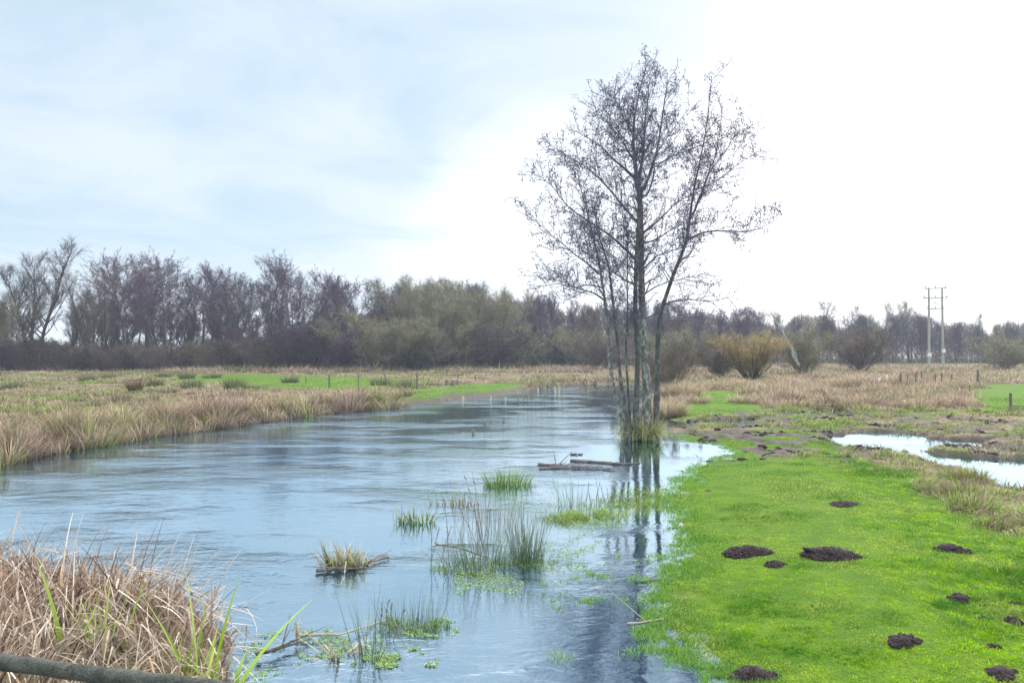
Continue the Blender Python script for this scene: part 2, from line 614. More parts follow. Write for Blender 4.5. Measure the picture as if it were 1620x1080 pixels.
def mat_water():
    m, t = mat_new('river_water')
    pos = t.n('ShaderNodeNewGeometry').outputs['Position']
    sx = t.n('ShaderNodeSeparateXYZ', Vector=pos)
    mp = t.n('ShaderNodeMapping', Vector=pos, Scale=(.7, 1.25, 1), Rotation=(0, 0, math.radians(8))).outputs[0]
    small = t.noise(mp, 12.0, 4, .6, .4)
    mid = t.noise(mp, 4.6, 3, .6, .6)
    big = t.noise(mp, .8, 2, .5, .6)
    # how much the current ruffles the surface: strong in the open stream, calm over the flooded bank
    lane = t.math('SUBTRACT', sx.outputs[0], t.math('MULTIPLY', sx.outputs[1], .085))
    calm = t.smooth(lane, -.4, 1.6)
    patch = t.smooth(t.noise(mp, .35, 3, .5), .40, .62)
    amp = t.math('MULTIPLY_ADD', t.math('MULTIPLY', patch, patch), 1.1, .22)
    amp = t.math('MULTIPLY', amp, t.math('MULTIPLY_ADD', calm, -.84, 1.0))
    h = t.math('ADD', t.math('MULTIPLY', mid, 1.0), t.math('MULTIPLY', small, .34))
    h = t.math('ADD', h, t.math('MULTIPLY', big, .5))
    h = t.math('MULTIPLY', h, amp)
    bp = t.n('ShaderNodeBump', Strength=1.0, Distance=.019, Height=h)
    deep = t.mix(t.smooth(t.noise(pos, .5, 3, .5), .3, .7), rgb(.004, .020, .046), rgb(.006, .030, .060))
    body = t.n('ShaderNodeBsdfDiffuse', Color=deep)
    gloss = t.n('ShaderNodeBsdfGlossy', Color=rgb(.74, .91, 1.0), Roughness=.015)
    lw = t.n('ShaderNodeLayerWeight', Blend=.5)
    for nd in (gloss, lw):
        t.link(bp.outputs[0], nd.inputs['Normal'])
    f = t.math('POWER', lw.outputs['Facing'], 3.0)
    f = t.math('MULTIPLY_ADD', f, .50, .50, clamp=True)
    mx = t.n('ShaderNodeMixShader', i0=f, i1=body.outputs[0], i2=gloss.outputs[0])
    finish(t, mx.outputs[0])
    return m


gw = Geo()
gw.add([(-EXT + 1, -29, 0), (EXT - 1, -29, 0), (EXT - 1, 140, 0), (-EXT + 1, 140, 0)], [[0, 1, 2, 3]])
water = link('river_water', gw.mesh('river_water', mat_water(), False))
tag(water, 'rippled river and flood pools reflecting a pale sky', None, None, 'structure')

# ------------------------------------------------------------------ ground cover scatter


def polar(rng, n, d0, d1, a0=-44, a1=44, k=0.0):
    """points round the viewpoint, density falling with the square of distance"""
    az = np.radians(rng.uniform(a0, a1, n))
    u = rng.uniform(0, 1, n)
    d = d0 * (d1 / d0) ** u
    return d * np.sin(az), d * np.cos(az), d


def pick(c1, c2, n, rng, power=1.0):
    t = rng.uniform(0, 1, (n, 1)) ** power
    return lerp(np.array(c1), np.array(c2), t)


VIVID1, VIVID2 = (.22, .50, .001), (.50, .72, .004)
PALEG = (.42, .50, .18)
STRAW1, STRAW2 = (.50, .39, .24), (.72, .60, .44)
PINK = (.48, .34, .29)
OLIVE1, OLIVE2 = (.20, .24, .07), (.40, .42, .17)
RUSH1, RUSH2 = (.07, .13, .06), (.20, .28, .16)
BROWN = (.20, .145, .10)


def build_lawn():
    rng = np.random.default_rng(5)
    g = Geo()
    x, y, d = polar(rng, 1000000, 5.0, 45, -12, 52)
    z, sr, sp, lawn, mud, left = plan(x, y)
    shore = sstep(sr + (vnoise(x, y, 4, 79, 3) - .5) * .8, -.5, .15)
    keep = (lawn > .25) & (z > -.035) & (mud < .6) & (rng.uniform(0, 1, len(x)) < lawn * 1.1 * shore) & ~left
    x, y, z, d = x[keep], y[keep], z[keep], d[keep]
    n = len(x)
    patch = vnoise(x, y * 1.6, .8, 77, 4)
    pale = vnoise(x, y, 1.3, 78, 3)
    ox, oy, cd, h1, h2 = cells(x, y, .16, 5)
    h = lerp(.018, .050, rng.uniform(0, 1, n)) * (.6 + .8 * sstep(patch, .42, .7)) * lerp(.6, 1.35, h1) * (1.15 - .5 * cd)
    # longer growth along the right of the path
    edge = sstep(x - (3.0 + (y - 6) * .28), 0, 1.6)
    h = h * (1 + edge * 1.6)
    c = pick(VIVID1, VIVID2, n, rng)
    c = lerp(c, np.array((.055, .21, .001)), np.clip(sstep(patch, .46, .62) * .9 + (h2 > .70) * .5, 0, 1)[:, None])
    c = lerp(c, np.array((.60, .62, .16)), (sstep(pale, .44, .66) * .8)[:, None] * (rng.uniform(0, 1, (n, 1)) < .6))
    c = lerp(c, np.array((.10, .26, .05)), (edge * (h1 > .5) * .6)[:, None])
    dead = rng.uniform(0, 1, n) < .05
    c[dead] = np.array((.46, .42, .22))
    blades(g, np.stack([x, y, z - .006], 1), h, np.arctan2(oy, ox) + rng.normal(0, .9, n), rng.uniform(.2, 1.0, n) + cd * .4, rng.uniform(.2, 1.0, n),
           .0035 * (1 + d / 9), c * .75, c, 2, rng=rng)
    o = link('lawn_grass', g.mesh('lawn_grass', M_GRASS))
    tag(o, 'short bright green grass along the flooded bank', 'grass', None, 'stuff')


def build_flood_grass():
    """blades standing in the shallow water at the lawn's edge"""
    rng = np.random.default_rng(6)
    g = Geo()
    x, y, d = polar(rng, 700000, 5.0, 24, -5, 20)
    z, sr, sp, lawn, mud, left = plan(x, y)
    nz = vnoise(x, y, 2.4, 55, 4) + .22 * (vnoise(x, y, 9, 56, 2) - .5)
    # submerged shelves, given by their place on the water
    shelf = np.zeros(len(x))
    for q, wgt in (([(880, 900), (1000, 868), (1100, 868), (1090, 960), (1000, 985), (900, 975)], .20),
                   ([(1030, 780), (1100, 770), (1110, 900), (1040, 880)], .27),
                   ([(1050, 960), (1130, 1030), (1230, 1090), (1080, 1090), (1010, 1000)], .13)):
        shelf = np.maximum(shelf, wgt * (1 - sstep(sdist(P(q), x, y), -.55, .35)))
    edge = np.where(sr < 0, 1 - sstep(-sr, .0, .85), (sr < 1.0)) * .42
    k = nz + np.maximum(shelf, edge)
    fine = vnoise(x, y, 7, 57, 3)
    keep = (z < .02) & (np.maximum(shelf, edge) > .01) & (k > .66) & (fine > lerp(.53, .34, sstep(edge, .15, .38)))
    keep &= (rng.uniform(0, 1, len(x)) < sstep(k, .60, .95) * lerp(.38, 1.0, sstep(edge, .22, .38))) & ~left & (x > 0)
    x, y, d = x[keep], y[keep], d[keep]
    n = len(x)
    c = pick((.08, .22, .03), (.30, .50, .10), n, rng)
    blades(g, np.stack([x, y, np.full(n, -.014)], 1), rng.uniform(.025, .070, n), rng.uniform(0, 6.28, n), rng.uniform(.1, 1.0, n),
           rng.uniform(.2, 1.1, n), .004 * (1 + d / 9), c * .7, c, 2, rng=rng)
    o = link('flooded_grass', g.mesh('flooded_grass', M_GRASS))
    tag(o, 'sparse green grass poking out of the shallow flood water', 'grass', None, 'stuff')


def build_reed_fringe():
    """the dry sedge standing along the far bank of the river"""
    rng = np.random.default_rng(8)
    g = Geo()
    x, y, d = polar(rng, 560000, 14, 66, -46, 14)
    z, sr, sp, lawn, mud, left = plan(x, y)
    depth = lerp(5.2, 2.6, sstep(y, 18, 45)) + (vnoise(x, y, .25, 61) - .5) * 3
    gap = 1 - sstep(np.abs(lawn), .2, .6)
    keep = left & (sr > -.12 - .2 * vnoise(x, y, 1.3, 60)) & (sr < depth) & (rng.uniform(0, 1, len(x)) < .50 * gap * (1 - .55 * sstep(sr, 1, depth)))
    x, y, z, d, sr = x[keep], y[keep], z[keep], d[keep], sr[keep]
    n = len(x)
    ox, oy, cd, h1, h2 = cells(x, y, .95, 62)
    ox2, oy2, cd2, h3, h4 = cells(x, y, .33, 63)
    h = lerp(.55, 1.15, h1) * rng.uniform(.55, 1.12, n) * lerp(1, .72, sstep(sr, 1.2, 4)) * (1.12 - .45 * cd) * lerp(.8, 1.1, h3)
    straw = pick(STRAW1, STRAW2, n, rng)
    straw = lerp(straw, np.array(PINK) * .9, ((h2 > .55) * .75)[:, None])
    straw = lerp(straw, np.array((.17, .12, .09)), ((h4 > .66) * .7)[:, None])
    gr = (rng.uniform(0, 1, n) < lerp(.10, .55, sstep(vnoise(x, y, .5, 64), .42, .62)) * (h3 > .25))[:, None]
    straw = np.where(gr & (rng.uniform(0, 1, (n, 1)) < .45), pick(OLIVE1, OLIVE2, n, rng), straw)
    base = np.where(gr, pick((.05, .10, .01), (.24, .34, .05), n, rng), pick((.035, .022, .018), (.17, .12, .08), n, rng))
    azc = np.arctan2(oy + oy2 * .8, ox + ox2 * .8)
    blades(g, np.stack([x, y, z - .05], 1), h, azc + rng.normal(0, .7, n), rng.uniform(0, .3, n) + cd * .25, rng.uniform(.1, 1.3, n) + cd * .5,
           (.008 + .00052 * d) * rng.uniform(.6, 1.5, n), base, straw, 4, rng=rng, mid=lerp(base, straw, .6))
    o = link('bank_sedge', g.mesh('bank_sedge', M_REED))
    tag(o, 'dense fringe of dry straw coloured sedge lining the far river bank', 'sedge', None, 'stuff')


def build_rough(name, label, seed, nsamp, d0, d1, a0, a1, side, hmul=1.0):
    rng = np.random.default_rng(seed)
    g = Geo()
    x, y, d = polar(rng, nsamp, d0, d1, a0, a1)
    z, sr, sp, lawn, mud, left = plan(x, y)
    if side == 'L':
        keep = left & (sr > 1.2 - 1.2 * (lawn > .3))
        cover = lerp(.5, 1.0, vnoise(x, y, .35, 91))
    else:
        keep = ~left & (sr > .4) & (sp > -.25) & (z > .0) & (lawn < .6) & (x > 1.5)
        m2 = vnoise(x, y * .7, 1.2, 92, 3)
        cover = np.where((y < 30) & (y > 20), lerp(.6, 1, sstep(m2, .40, .60)) * (1 - .68 * mud), 1 - mud * .7)
    keep &= rng.uniform(0, 1, len(x)) < cover
    x, y, z, d, lawn = x[keep], y[keep], z[keep], d[keep], lawn[keep]
    n = len(x)
    a = vnoise(x, y, .28, seed + 1, 3)
    b = vnoise(x, y, 1.1, seed + 2, 3)
    size = np.where(y < 45, .7, 1.5)
    ox, oy, cd, h1, h2 = cells(x, y, 1.0, seed + 5)
    q2 = cells(x, y, 2.3, seed + 6)
    far_ = y > 45
    ox, oy, cd, h1, h2 = [np.where(far_, q, p) for p, q in zip((ox, oy, cd, h1, h2), q2)]
    if side == 'L':
        h = lerp(.10, .62, h1 ** 1.5) * lerp(.8, 1.2, a) * (1.15 - .7 * cd)
        green = np.clip(sstep(a + (h2 - .5) * .3, .42, .60), 0, .85) * (1 - sstep(y, 70, 90) * .6)
        h = h + 1.3 * sstep(y, 80, 88) * sstep(vnoise(x, y, .09, 70, 2), .42, .62) * rng.uniform(.3, 1, n)
    else:
        tall = sstep(y, 29, 33)
        h = lerp(.08, .40, h1 ** 1.3) * (1 - tall) + tall * lerp(.30, 1.0, h1)
        h = h * (1.15 - .6 * cd)
        green = sstep(a + (h2 - .5) * .4, .40, .60) * (1 - .7 * tall)
        near = (y < 20)
        h = np.where(near, lerp(.14, .42, h1) * (1.1 - .5 * cd), h)
    h = h * rng.uniform(.5, 1.1, n) * hmul * (1 - .6 * sstep(lawn, .2, .6))
    straw = pick(STRAW1, STRAW2, n, rng)
    straw = lerp(straw, np.array(PINK), np.clip(sstep(vnoise(x, y, .5, seed + 3), .45, .65) * .45 + (h2 > .6) * .4, 0, 1)[:, None])
    straw = lerp(straw, np.array((.19, .14, .10)), ((h2 < .22) * .65 * (cd < .8))[:, None])
    gc = pick(OLIVE1, (.36, .46, .14), n, rng)
    if side == 'L':
        gc = lerp(gc, pick((.10, .34, .01), (.30, .50, .05), n, rng), sstep(lawn, .2, .6)[:, None])
        gc = gc * lerp(.55, 1.15, h1)[:, None]
        green = np.maximum(green, sstep(lawn, .2, .6) * .72)
        straw = lerp(straw, np.array((.10, .12, .05)), (((h2 > .30) & (h2 < .48)) * .75 * (cd < .75))[:, None])
    else:
        gc = np.where((y < 32)[:, None], pick((.14, .30, .02), (.40, .52, .12), n, rng), gc)
        green = np.where(y < 20, green * .55, np.where(y < 31, np.maximum(green, .62), green))
    isg = rng.uniform(0, 1, n) < green
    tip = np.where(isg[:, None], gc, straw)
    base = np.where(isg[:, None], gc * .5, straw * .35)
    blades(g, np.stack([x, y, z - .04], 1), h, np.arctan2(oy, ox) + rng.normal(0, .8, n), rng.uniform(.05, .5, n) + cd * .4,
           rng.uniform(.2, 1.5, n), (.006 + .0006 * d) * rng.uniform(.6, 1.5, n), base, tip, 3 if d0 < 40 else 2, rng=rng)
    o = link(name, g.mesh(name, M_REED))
    tag(o, label, 'grass', None, 'stuff')


build_lawn()
build_flood_grass()
build_reed_fringe()
build_rough('meadow_grass', 'rough green and straw meadow grass beyond the far bank', 40, 420000, 20, 125, -46, 20, 'L')
build_rough('rough_grass', 'tussocky dry grass and sedge right of the river', 50, 700000, 6, 150, 0, 58, 'R')

# ------------------------------------------------------------------ trees


def rot_about(v, axis, ang):
    axis = axis / (np.linalg.norm(axis) + 1e-9)
    return v * math.cos(ang) + np.cross(axis, v) * math.sin(ang) + axis * axis.dot(v) * (1 - math.cos(ang))


def grow_line(rng, p, d, L, n, wob, up):
    pts = [p]
    s = L / n
    for k in range(n):
        d = d + rng.normal(0, wob, 3) + np.array([0, 0, up])
        d = d / np.linalg.norm(d)
        p = p + d * s
        pts.append(p)
    return np.array(pts), d


def at_line(pts, t):
    n = len(pts) - 1
    q = min(max(t, 0), .9999) * n
    i = int(q)
    return lerp(pts[i], pts[i + 1], q - i), (pts[i + 1] - pts[i]) / (np.linalg.norm(pts[i + 1] - pts[i]) + 1e-9)


def far_tree(seed, H, stems=1, tilt=.15, clear=.4, nb=16, bl=.32, blow=.8, elev=.6, nsub=8, ntw=9, twl=.9, tww=.02, r0=.2, wob=.1, up=.1, drop=0.0):
    """a bare winter tree: limbs as tapering tubes, crown as many fine twigs. Returns (trunk Geo, crown Geo)"""
    rng = np.random.default_rng(seed)
    gt, gc = Geo(), Geo()
    S, E, = [], []
    for s in range(stems):
        a = rng.uniform(0, 6.28) if stems == 1 else s / stems * 6.28 + rng.uniform(-.5, .5)
        tl = tilt * rng.uniform(.5, 1.2) if stems > 1 else tilt * rng.uniform(0, 1)
        d = np.array([math.cos(a) * math.sin(tl), math.sin(a) * math.sin(tl), math.cos(tl)])
        hs = H * rng.uniform(.8, 1.0) / max(math.cos(tl), .5) * (1 if s == 0 else rng.uniform(.75, 1))
        off = np.array([math.cos(a), math.sin(a), 0]) * (.25 if stems > 1 else 0)
        pts, _ = grow_line(rng, off + np.array([0, 0, -.15]), d, hs, 9, wob * .6, .02)
        tt = np.linspace(0, 1, len(pts))
        tube(gt, pts, r0 * (1 - .88 * tt) * (1 if stems < 3 else .75), 6)
        nbi = int(nb * (1 if stems == 1 else 1.6 / stems))
        for k in range(nbi):
            t = lerp(clear, .98, (k + rng.uniform(0, .9)) / nbi)
            p, dl = at_line(pts, t)
            az = rng.uniform(0, 6.28)
            rad = np.array([math.cos(az), math.sin(az), 0])
            el = elev + (.3 if blow > .8 else 1.0) * (t - .5) + rng.uniform(-.15, .25)
            bd = rad * math.cos(el) + np.array([0, 0, math.sin(el)])
            rel = (t - clear) / (1 - clear)
            L = H * bl * (lerp(blow, .45, rel ** 1.5) if blow > .8 else lerp(.38, 1.0, min(1, rel * 1.5)) * lerp(1, .62, max(0, rel - .6) * 2.5)) * rng.uniform(.7, 1.15)
            bp, _ = grow_line(rng, p, bd, L, 5, wob, up)
            rb = max(r0 * .42 * (1 - .7 * t), .02)
            tube(gt, bp, rb * np.linspace(1, .25, 6), 4)
            for j in range(nsub):
                u = lerp(.25, 1, (j + rng.uniform(0, 1)) / nsub)
                q, qd = at_line(bp, u)
                sd = qd + rng.normal(0, .75, 3) + np.array([0, 0, .25 - drop])
                sd /= np.linalg.norm(sd)
                Ls = L * rng.uniform(.25, .5)
                spn, _ = grow_line(rng, q, sd, Ls, 3, wob * 1.4, up * .8 - drop * .3)
                tube(gc, spn, max(rb * .4, .011) * np.linspace(1, .3, 4), 3)
                uu = rng.uniform(.15, 1, ntw)
                for m_ in range(ntw):
                    tq, td = at_line(spn, uu[m_])
                    e = td + rng.normal(0, .7, 3) + np.array([0, 0, .15 - drop])
                    e /= np.linalg.norm(e)
                    S.append(tq)
                    E.append(tq + e * twl * rng.uniform(.4, 1.1))
    S, E = np.array(S), np.array(E)
    d = E - S
    w = np.cross(d, rng.normal(0, 1, d.shape))
    w = w / (np.linalg.norm(w, axis=1, keepdims=True) + 1e-9) * tww
    v = np.stack([S - w / 2, S + w / 2, E], 1).reshape(-1, 3)
    gc.add(v, np.arange(len(S) * 3).reshape(-1, 3))
    # a side twig for each twig
    M_ = lerp(S, E, .45)
    d2 = d * .5 + rng.normal(0, .3, d.shape) * np.linalg.norm(d, axis=1, keepdims=True)
    v = np.stack([M_ - w / 2.6, M_ + w / 2.6, M_ + d2], 1).reshape(-1, 3)
    gc.add(v, np.arange(len(S) * 3).reshape(-1, 3))
    return gt, gc


SPEC = {
    'alder':  [dict(H=14, stems=1, tilt=.06, clear=.42, nb=36, bl=.27, blow=.7, elev=.42, nsub=11, ntw=10, twl=.45, tww=.034, r0=.17, up=.07, wob=.115),
               dict(H=14, stems=2, tilt=.10, clear=.40, nb=40, bl=.25, blow=.65, elev=.42, nsub=10, ntw=10, twl=.45, tww=.034, r0=.15, up=.07, wob=.115),
               dict(H=14, stems=3, tilt=.13, clear=.36, nb=46, bl=.23, blow=.65, elev=.45, nsub=10, ntw=9, twl=.45, tww=.034, r0=.15, up=.07, wob=.115)],
    'open':   [dict(H=14, stems=3, tilt=.15, clear=.25, nb=60, bl=.24, blow=1.0, elev=.75, nsub=9, ntw=8, twl=.8, tww=.020, r0=.26, up=.14),
               dict(H=14, stems=2, tilt=.18, clear=.3, nb=44, bl=.26, blow=.9, elev=.75, nsub=9, ntw=8, twl=.8, tww=.020, r0=.2, up=.14)],
    'willow': [dict(H=12, stems=5, tilt=.42, clear=.12, nb=60, bl=.30, blow=1.1, elev=.9, nsub=9, ntw=10, twl=1.1, tww=.026, r0=.15, up=.2),
               dict(H=12, stems=6, tilt=.5, clear=.1, nb=60, bl=.28, blow=1.1, elev=1.0, nsub=9, ntw=10, twl=1.1, tww=.026, r0=.13, up=.22)],
    'domed':  [dict(H=12, stems=1, tilt=.08, clear=.22, nb=44, bl=.36, blow=1.0, elev=.6, nsub=9, ntw=10, twl=1.0, tww=.035, r0=.22, up=.12),
               dict(H=12, stems=2, tilt=.14, clear=.2, nb=50, bl=.34, blow=1.0, elev=.6, nsub=9, ntw=10, twl=1.0, tww=.035, r0=.2, up=.12)],
    'scrub':  [dict(H=4.5, stems=9, tilt=.95, clear=.03, nb=80, bl=.40, blow=1.25, elev=.5, nsub=8, ntw=9, twl=.6, tww=.030, r0=.07, up=.08),
               dict(H=4.5, stems=8, tilt=.85, clear=.03, nb=80, bl=.42, blow=1.2, elev=.6, nsub=8, ntw=9, twl=.6, tww=.030, r0=.06, up=.08)],
    'osier':  [dict(H=5, stems=26, tilt=.55, clear=.10, nb=220, bl=.30, blow=1.1, elev=1.15, nsub=5, ntw=4, twl=.8, tww=.026, r0=.05, up=.2)],
}
CROWN_MAT = {'purple': M_TW_PURPLE, 'grey': M_TW_GREY, 'olive': M_TW_OLIVE, 'brown': M_TW_BROWN, 'dark': M_TW_DARK,
             'orange': M_TW_ORANGE, 'pale': M_TW_PALE}
_tree_cache = {}
_rt = random.Random(12)


def tree(kind, col, name, px, D, top, label, cat, group, base=None, var=None, trunk='trunk', wide=1.0):
    vs = SPEC[kind]
    var = _rt.randrange(len(vs)) if var is None else var
    key = (kind, var)
    if key not in _tree_cache:
        gt, gc = far_tree(hash_seed(kind) + var * 7, **vs[var])
        zmax = np.percentile(gc.v[-2][:, 2], 99.7)
        _tree_cache[key] = (gt.mesh(kind + '_limbs', M_FARBARK, True, False), {}, gc, zmax)
    tm, cms, gc, zmax = _tree_cache[key]
    if col not in cms:
        cms[col] = gc.mesh(kind + '_twigs', CROWN_MAT[col], False, False)
    p = W(px, 590, D=D)
    x, y = p[0], p[1]
    z = float(ground_z(x, y)[0])
    ztop = W(px, top, D=D)[2]
    s = (ztop - z) / zmax
    r = bpy.data.objects.new(name, None)
    COL.objects.link(r)
    r.location = (x, y, z)
    r.rotation_euler = (0, 0, _rt.uniform(0, 6.28))
    r.scale = (s * wide, s * wide, s)
    tag(r, label, cat, group)
    link(trunk, tm, r)
    link('crown', cms[col], r)
    return r


def hash_seed(s):
    return sum(ord(c) * (i + 3) for i, c in enumerate(s))


ORD = ['first', 'second', 'third', 'fourth', 'fifth', 'sixth', 'seventh', 'eighth', 'ninth', 'tenth', 'eleventh', 'twelfth',
       'thirteenth', 'fourteenth', 'fifteenth', 'sixteenth', 'seventeenth', 'eighteenth', 'nineteenth', 'twentieth']
ORD += ['twenty-' + q for q in ORD[:9]] + ['thirtieth'] + ['thirty-' + q for q in ORD[:9]]

GL, GR = 'trees of the wood behind the far meadow', 'trees of the distant wood on the right'
# (px, top, kind, colour, distance, width)
left_row = [(-30, 430, 'willow', 'olive', 96, 1), (14, 452, 'willow', 'olive', 95, .8), (50, 378, 'open', 'grey', 97, 1.05), (108, 452, 'open', 'grey', 103, .8), (146, 428, 'open', 'brown', 100, .9),
            (172, 408, 'alder', 'brown', 104, .9), (200, 398, 'alder', 'purple', 98, 1), (232, 396, 'alder', 'purple', 103, 1), (262, 410, 'alder', 'purple', 99, .9),
            (290, 426, 'alder', 'purple', 105, .8), (318, 416, 'alder', 'purple', 100, .85), (346, 420, 'alder', 'purple', 104, .85), (374, 434, 'alder', 'grey', 99, .8),
            (402, 440, 'alder', 'purple', 105, .75), (436, 400, 'alder', 'purple', 98, 1.05), (462, 416, 'alder', 'purple', 104, .8), (492, 424, 'alder', 'purple', 99, .95),
            (514, 436, 'alder', 'grey', 105, .8), (542, 440, 'alder', 'purple', 100, .8), (572, 440, 'alder', 'purple', 106, .85), (606, 442, 'alder', 'purple', 101, .9),
            (634, 452, 'alder', 'grey', 108, .8), (660, 444, 'willow', 'olive', 100, 1.2), (688, 438, 'willow', 'olive', 104, 1.1), (712, 442, 'willow', 'olive', 99, 1.1), (738, 436, 'willow', 'olive', 103, 1.2), (770, 440, 'willow', 'olive', 106, 1.1), (792, 462, 'willow', 'olive', 101, 1)]
for i, (px, top, k, c, D, wd) in enumerate(left_row):
    word = {'willow': 'olive bushy willow', 'open': 'bare wide-branched tree', 'alder': 'bare alder with %s crown' % ('grey' if c == 'grey' else 'brown' if c == 'brown' else 'purple')}[k]
    tree(k, c, 'willow_tree' if k == 'willow' else 'alder_tree' if k == 'alder' else 'bare_tree', px, D, top,
         '%s, %s tree from the left in the far wood' % (word, ORD[i]), 'tree', GL, wide=wd * (1.25 if k == 'alder' else 1))
back_row = [(128, 470, 'purple', 1.0), (158, 440, 'grey', 1.0), (186, 420, 'purple', 1.1), (216, 412, 'brown', 1.0), (246, 406, 'purple', 1.1), (276, 420, 'purple', 1.0), (304, 428, 'grey', 1.0),
            (332, 424, 'purple', 1.0), (360, 430, 'purple', 1.0), (388, 440, 'purple', 1.0), (418, 424, 'grey', 1.1), (450, 418, 'purple', 1.1), (478, 432, 'purple', 1.0), (506, 430, 'purple', 1.1),
            (530, 444, 'grey', 1.0), (558, 446, 'purple', 1.0), (590, 446, 'purple', 1.1), (620, 450, 'grey', 1.0), (650, 448, 'olive', 1.1), (684, 446, 'grey', 1.1), (718, 444, 'olive', 1.1), (752, 446, 'grey', 1.1), (786, 458, 'olive', 1.0)]
for i, (px, top, c, wd) in enumerate(back_row):
    tree('alder' if px < 640 else 'domed', c, 'alder_tree' if px < 640 else 'domed_tree', px, 113 + (i * 7) % 9, top,
         '%s-crowned bare tree in the second rank of the left wood, %s from the left' % (c, ORD[i]), 'tree', 'trees in the second rank of the left wood', wide=wd)
for i, px in enumerate([138, 166, 196, 228, 256, 288, 312, 338, 364, 396, 424, 452, 484, 518, 550, 584, 616]):
    tree('open', 'grey' if i % 3 else 'olive', 'young_tree', px + (i * 5) % 9, 106 + (i * 3) % 5, 474 + (i * 17) % 34,
         'thin %s young tree between the alder trunks, %s of these from the left' % ('grey' if i % 3 else 'olive', ORD[i]),
         'tree', 'young trees between the alders of the left wood', wide=1.0)
mid_row = [(803, 462, 'domed', 'grey', 118, .8), (838, 464, 'domed', 'purple', 122, .8), (872, 462, 'domed', 'grey', 118, .8), (905, 474, 'domed', 'purple', 124, .8),
           (938, 480, 'domed', 'brown', 120, .8), (972, 478, 'domed', 'grey', 126, .8), (1004, 482, 'domed', 'purple', 122, .8), (1040, 478, 'domed', 'grey', 128, .8),
           (1074, 476, 'domed', 'brown', 124, .8), (1108, 486, 'domed', 'grey', 130, .8), (1140, 490, 'domed', 'purple', 128, .8), (1168, 484, 'domed', 'purple', 130, .8)]
for i, (px, top, k, c, D, wd) in enumerate(mid_row):
    tree(k, c, 'domed_tree', px, D, top, 'domed %s leafless tree behind the riverside alder, %s from the left there' % (c, ORD[i]),
         'tree', 'trees of the wood behind the riverside alder', wide=wd)
right_row = [(1200, 490, 'domed', 'purple', 150, .8), (1230, 494, 'domed', 'grey', 156, .8), (1262, 500, 'domed', 'dark', 150, .8), (1296, 472, 'alder', 'grey', 158, 1.1), (1312, 498, 'domed', 'dark', 152, .8),
             (1340, 484, 'alder', 'purple', 156, 1.1), (1366, 496, 'domed', 'grey', 152, .8), (1390, 478, 'open', 'pale', 160, .9), (1416, 496, 'domed', 'grey', 154, .8), (1440, 472, 'open', 'pale', 162, 1.0),
             (1462, 500, 'domed', 'dark', 154, .8), (1486, 506, 'domed', 'grey', 160, .8), (1514, 508, 'domed', 'purple', 154, .8), (1536, 494, 'open', 'pale', 164, .8), (1548, 514, 'domed', 'grey', 158, .8), (1576, 512, 'domed', 'olive', 150, .8),
             (1604, 516, 'domed', 'grey', 156, .8), (1632, 514, 'domed', 'olive', 152, .8), (1664, 512, 'domed', 'grey', 156, .8)]
for i, (px, top, k, c, D, wd) in enumerate(right_row):
    word = {'domed': 'round-headed %s tree' % c, 'alder': 'tall slim %s tree standing proud' % c, 'open': 'pale feathery bare tree'}[k]
    tree(k, c, 'distant_tree', px, D, top, '%s, %s from the left in the right-hand wood' % (word, ORD[i]), 'tree', GR, wide=wd)

scrub = [(-40, 530, 'dark', 93), (20, 535, 'dark', 94), (75, 534, 'brown', 100), (125, 540, 'dark', 94), (165, 544, 'brown', 95), (205, 552, 'dark', 97), (250, 540, 'brown', 94), (295, 550, 'dark', 97),
         (335, 536, 'brown', 95), (380, 540, 'dark', 97), (425, 532, 'brown', 95), (455, 508, 'purple', 96), (500, 506, 'dark', 97), (545, 520, 'purple', 96), (600, 498, 'olive', 94), (645, 510, 'olive', 97),
         (690, 500, 'olive', 96), (735, 512, 'brown', 98), (775, 516, 'dark', 98), (812, 512, 'olive', 104), (850, 522, 'dark', 108), (895, 528, 'dark', 112), (930, 520, 'olive', 108),
         (965, 524, 'brown', 100), (1075, 520, 'olive', 90), (1110, 525, 'dark', 108)]
for i, (px, top, c, D) in enumerate(scrub):
    tree('scrub', c, 'scrub_bush', px, D, top, '%s tangled leafless bush at the wood edge, %s from the left' % ({'dark': 'dark', 'purple': 'purplish'}.get(c, c), ORD[i]),
         'bush', 'bushes along the edge of the wood', wide=1.25, trunk='stems')

# the bushes of the right-hand marsh
tree('osier', 'orange', 'osier_bush', 1188, 62, 524, 'orange-stemmed osier bush standing in dry grass right of the alder', 'bush', None, trunk='stems', wide=1.5)
tree('scrub', 'brown', 'willow_bush', 1362, 88, 518, 'round brown-green willow bush left of the power poles', 'bush', None, trunk='stems', wide=1.15)
tree('scrub', 'olive', 'willow_bush', 1272, 78, 520, 'olive willow bush beneath the leaning pale trunks', 'bush', None, trunk='stems', wide=1.0)
tree('scrub', 'brown', 'willow_bush', 1140, 66, 535, 'low brown bush just left of the orange osier', 'bush', None, trunk='stems', wide=1.0)
tree('scrub', 'olive', 'willow_bush', 1588, 100, 530, 'greenish bush near the right edge beyond the green meadow', 'bush', None, trunk='stems', wide=1.4)
tree('scrub', 'brown', 'willow_bush', 1052, 42, 545, 'brown twiggy bush behind the foot of the riverside alder', 'bush', None, trunk='stems', wide=.7)


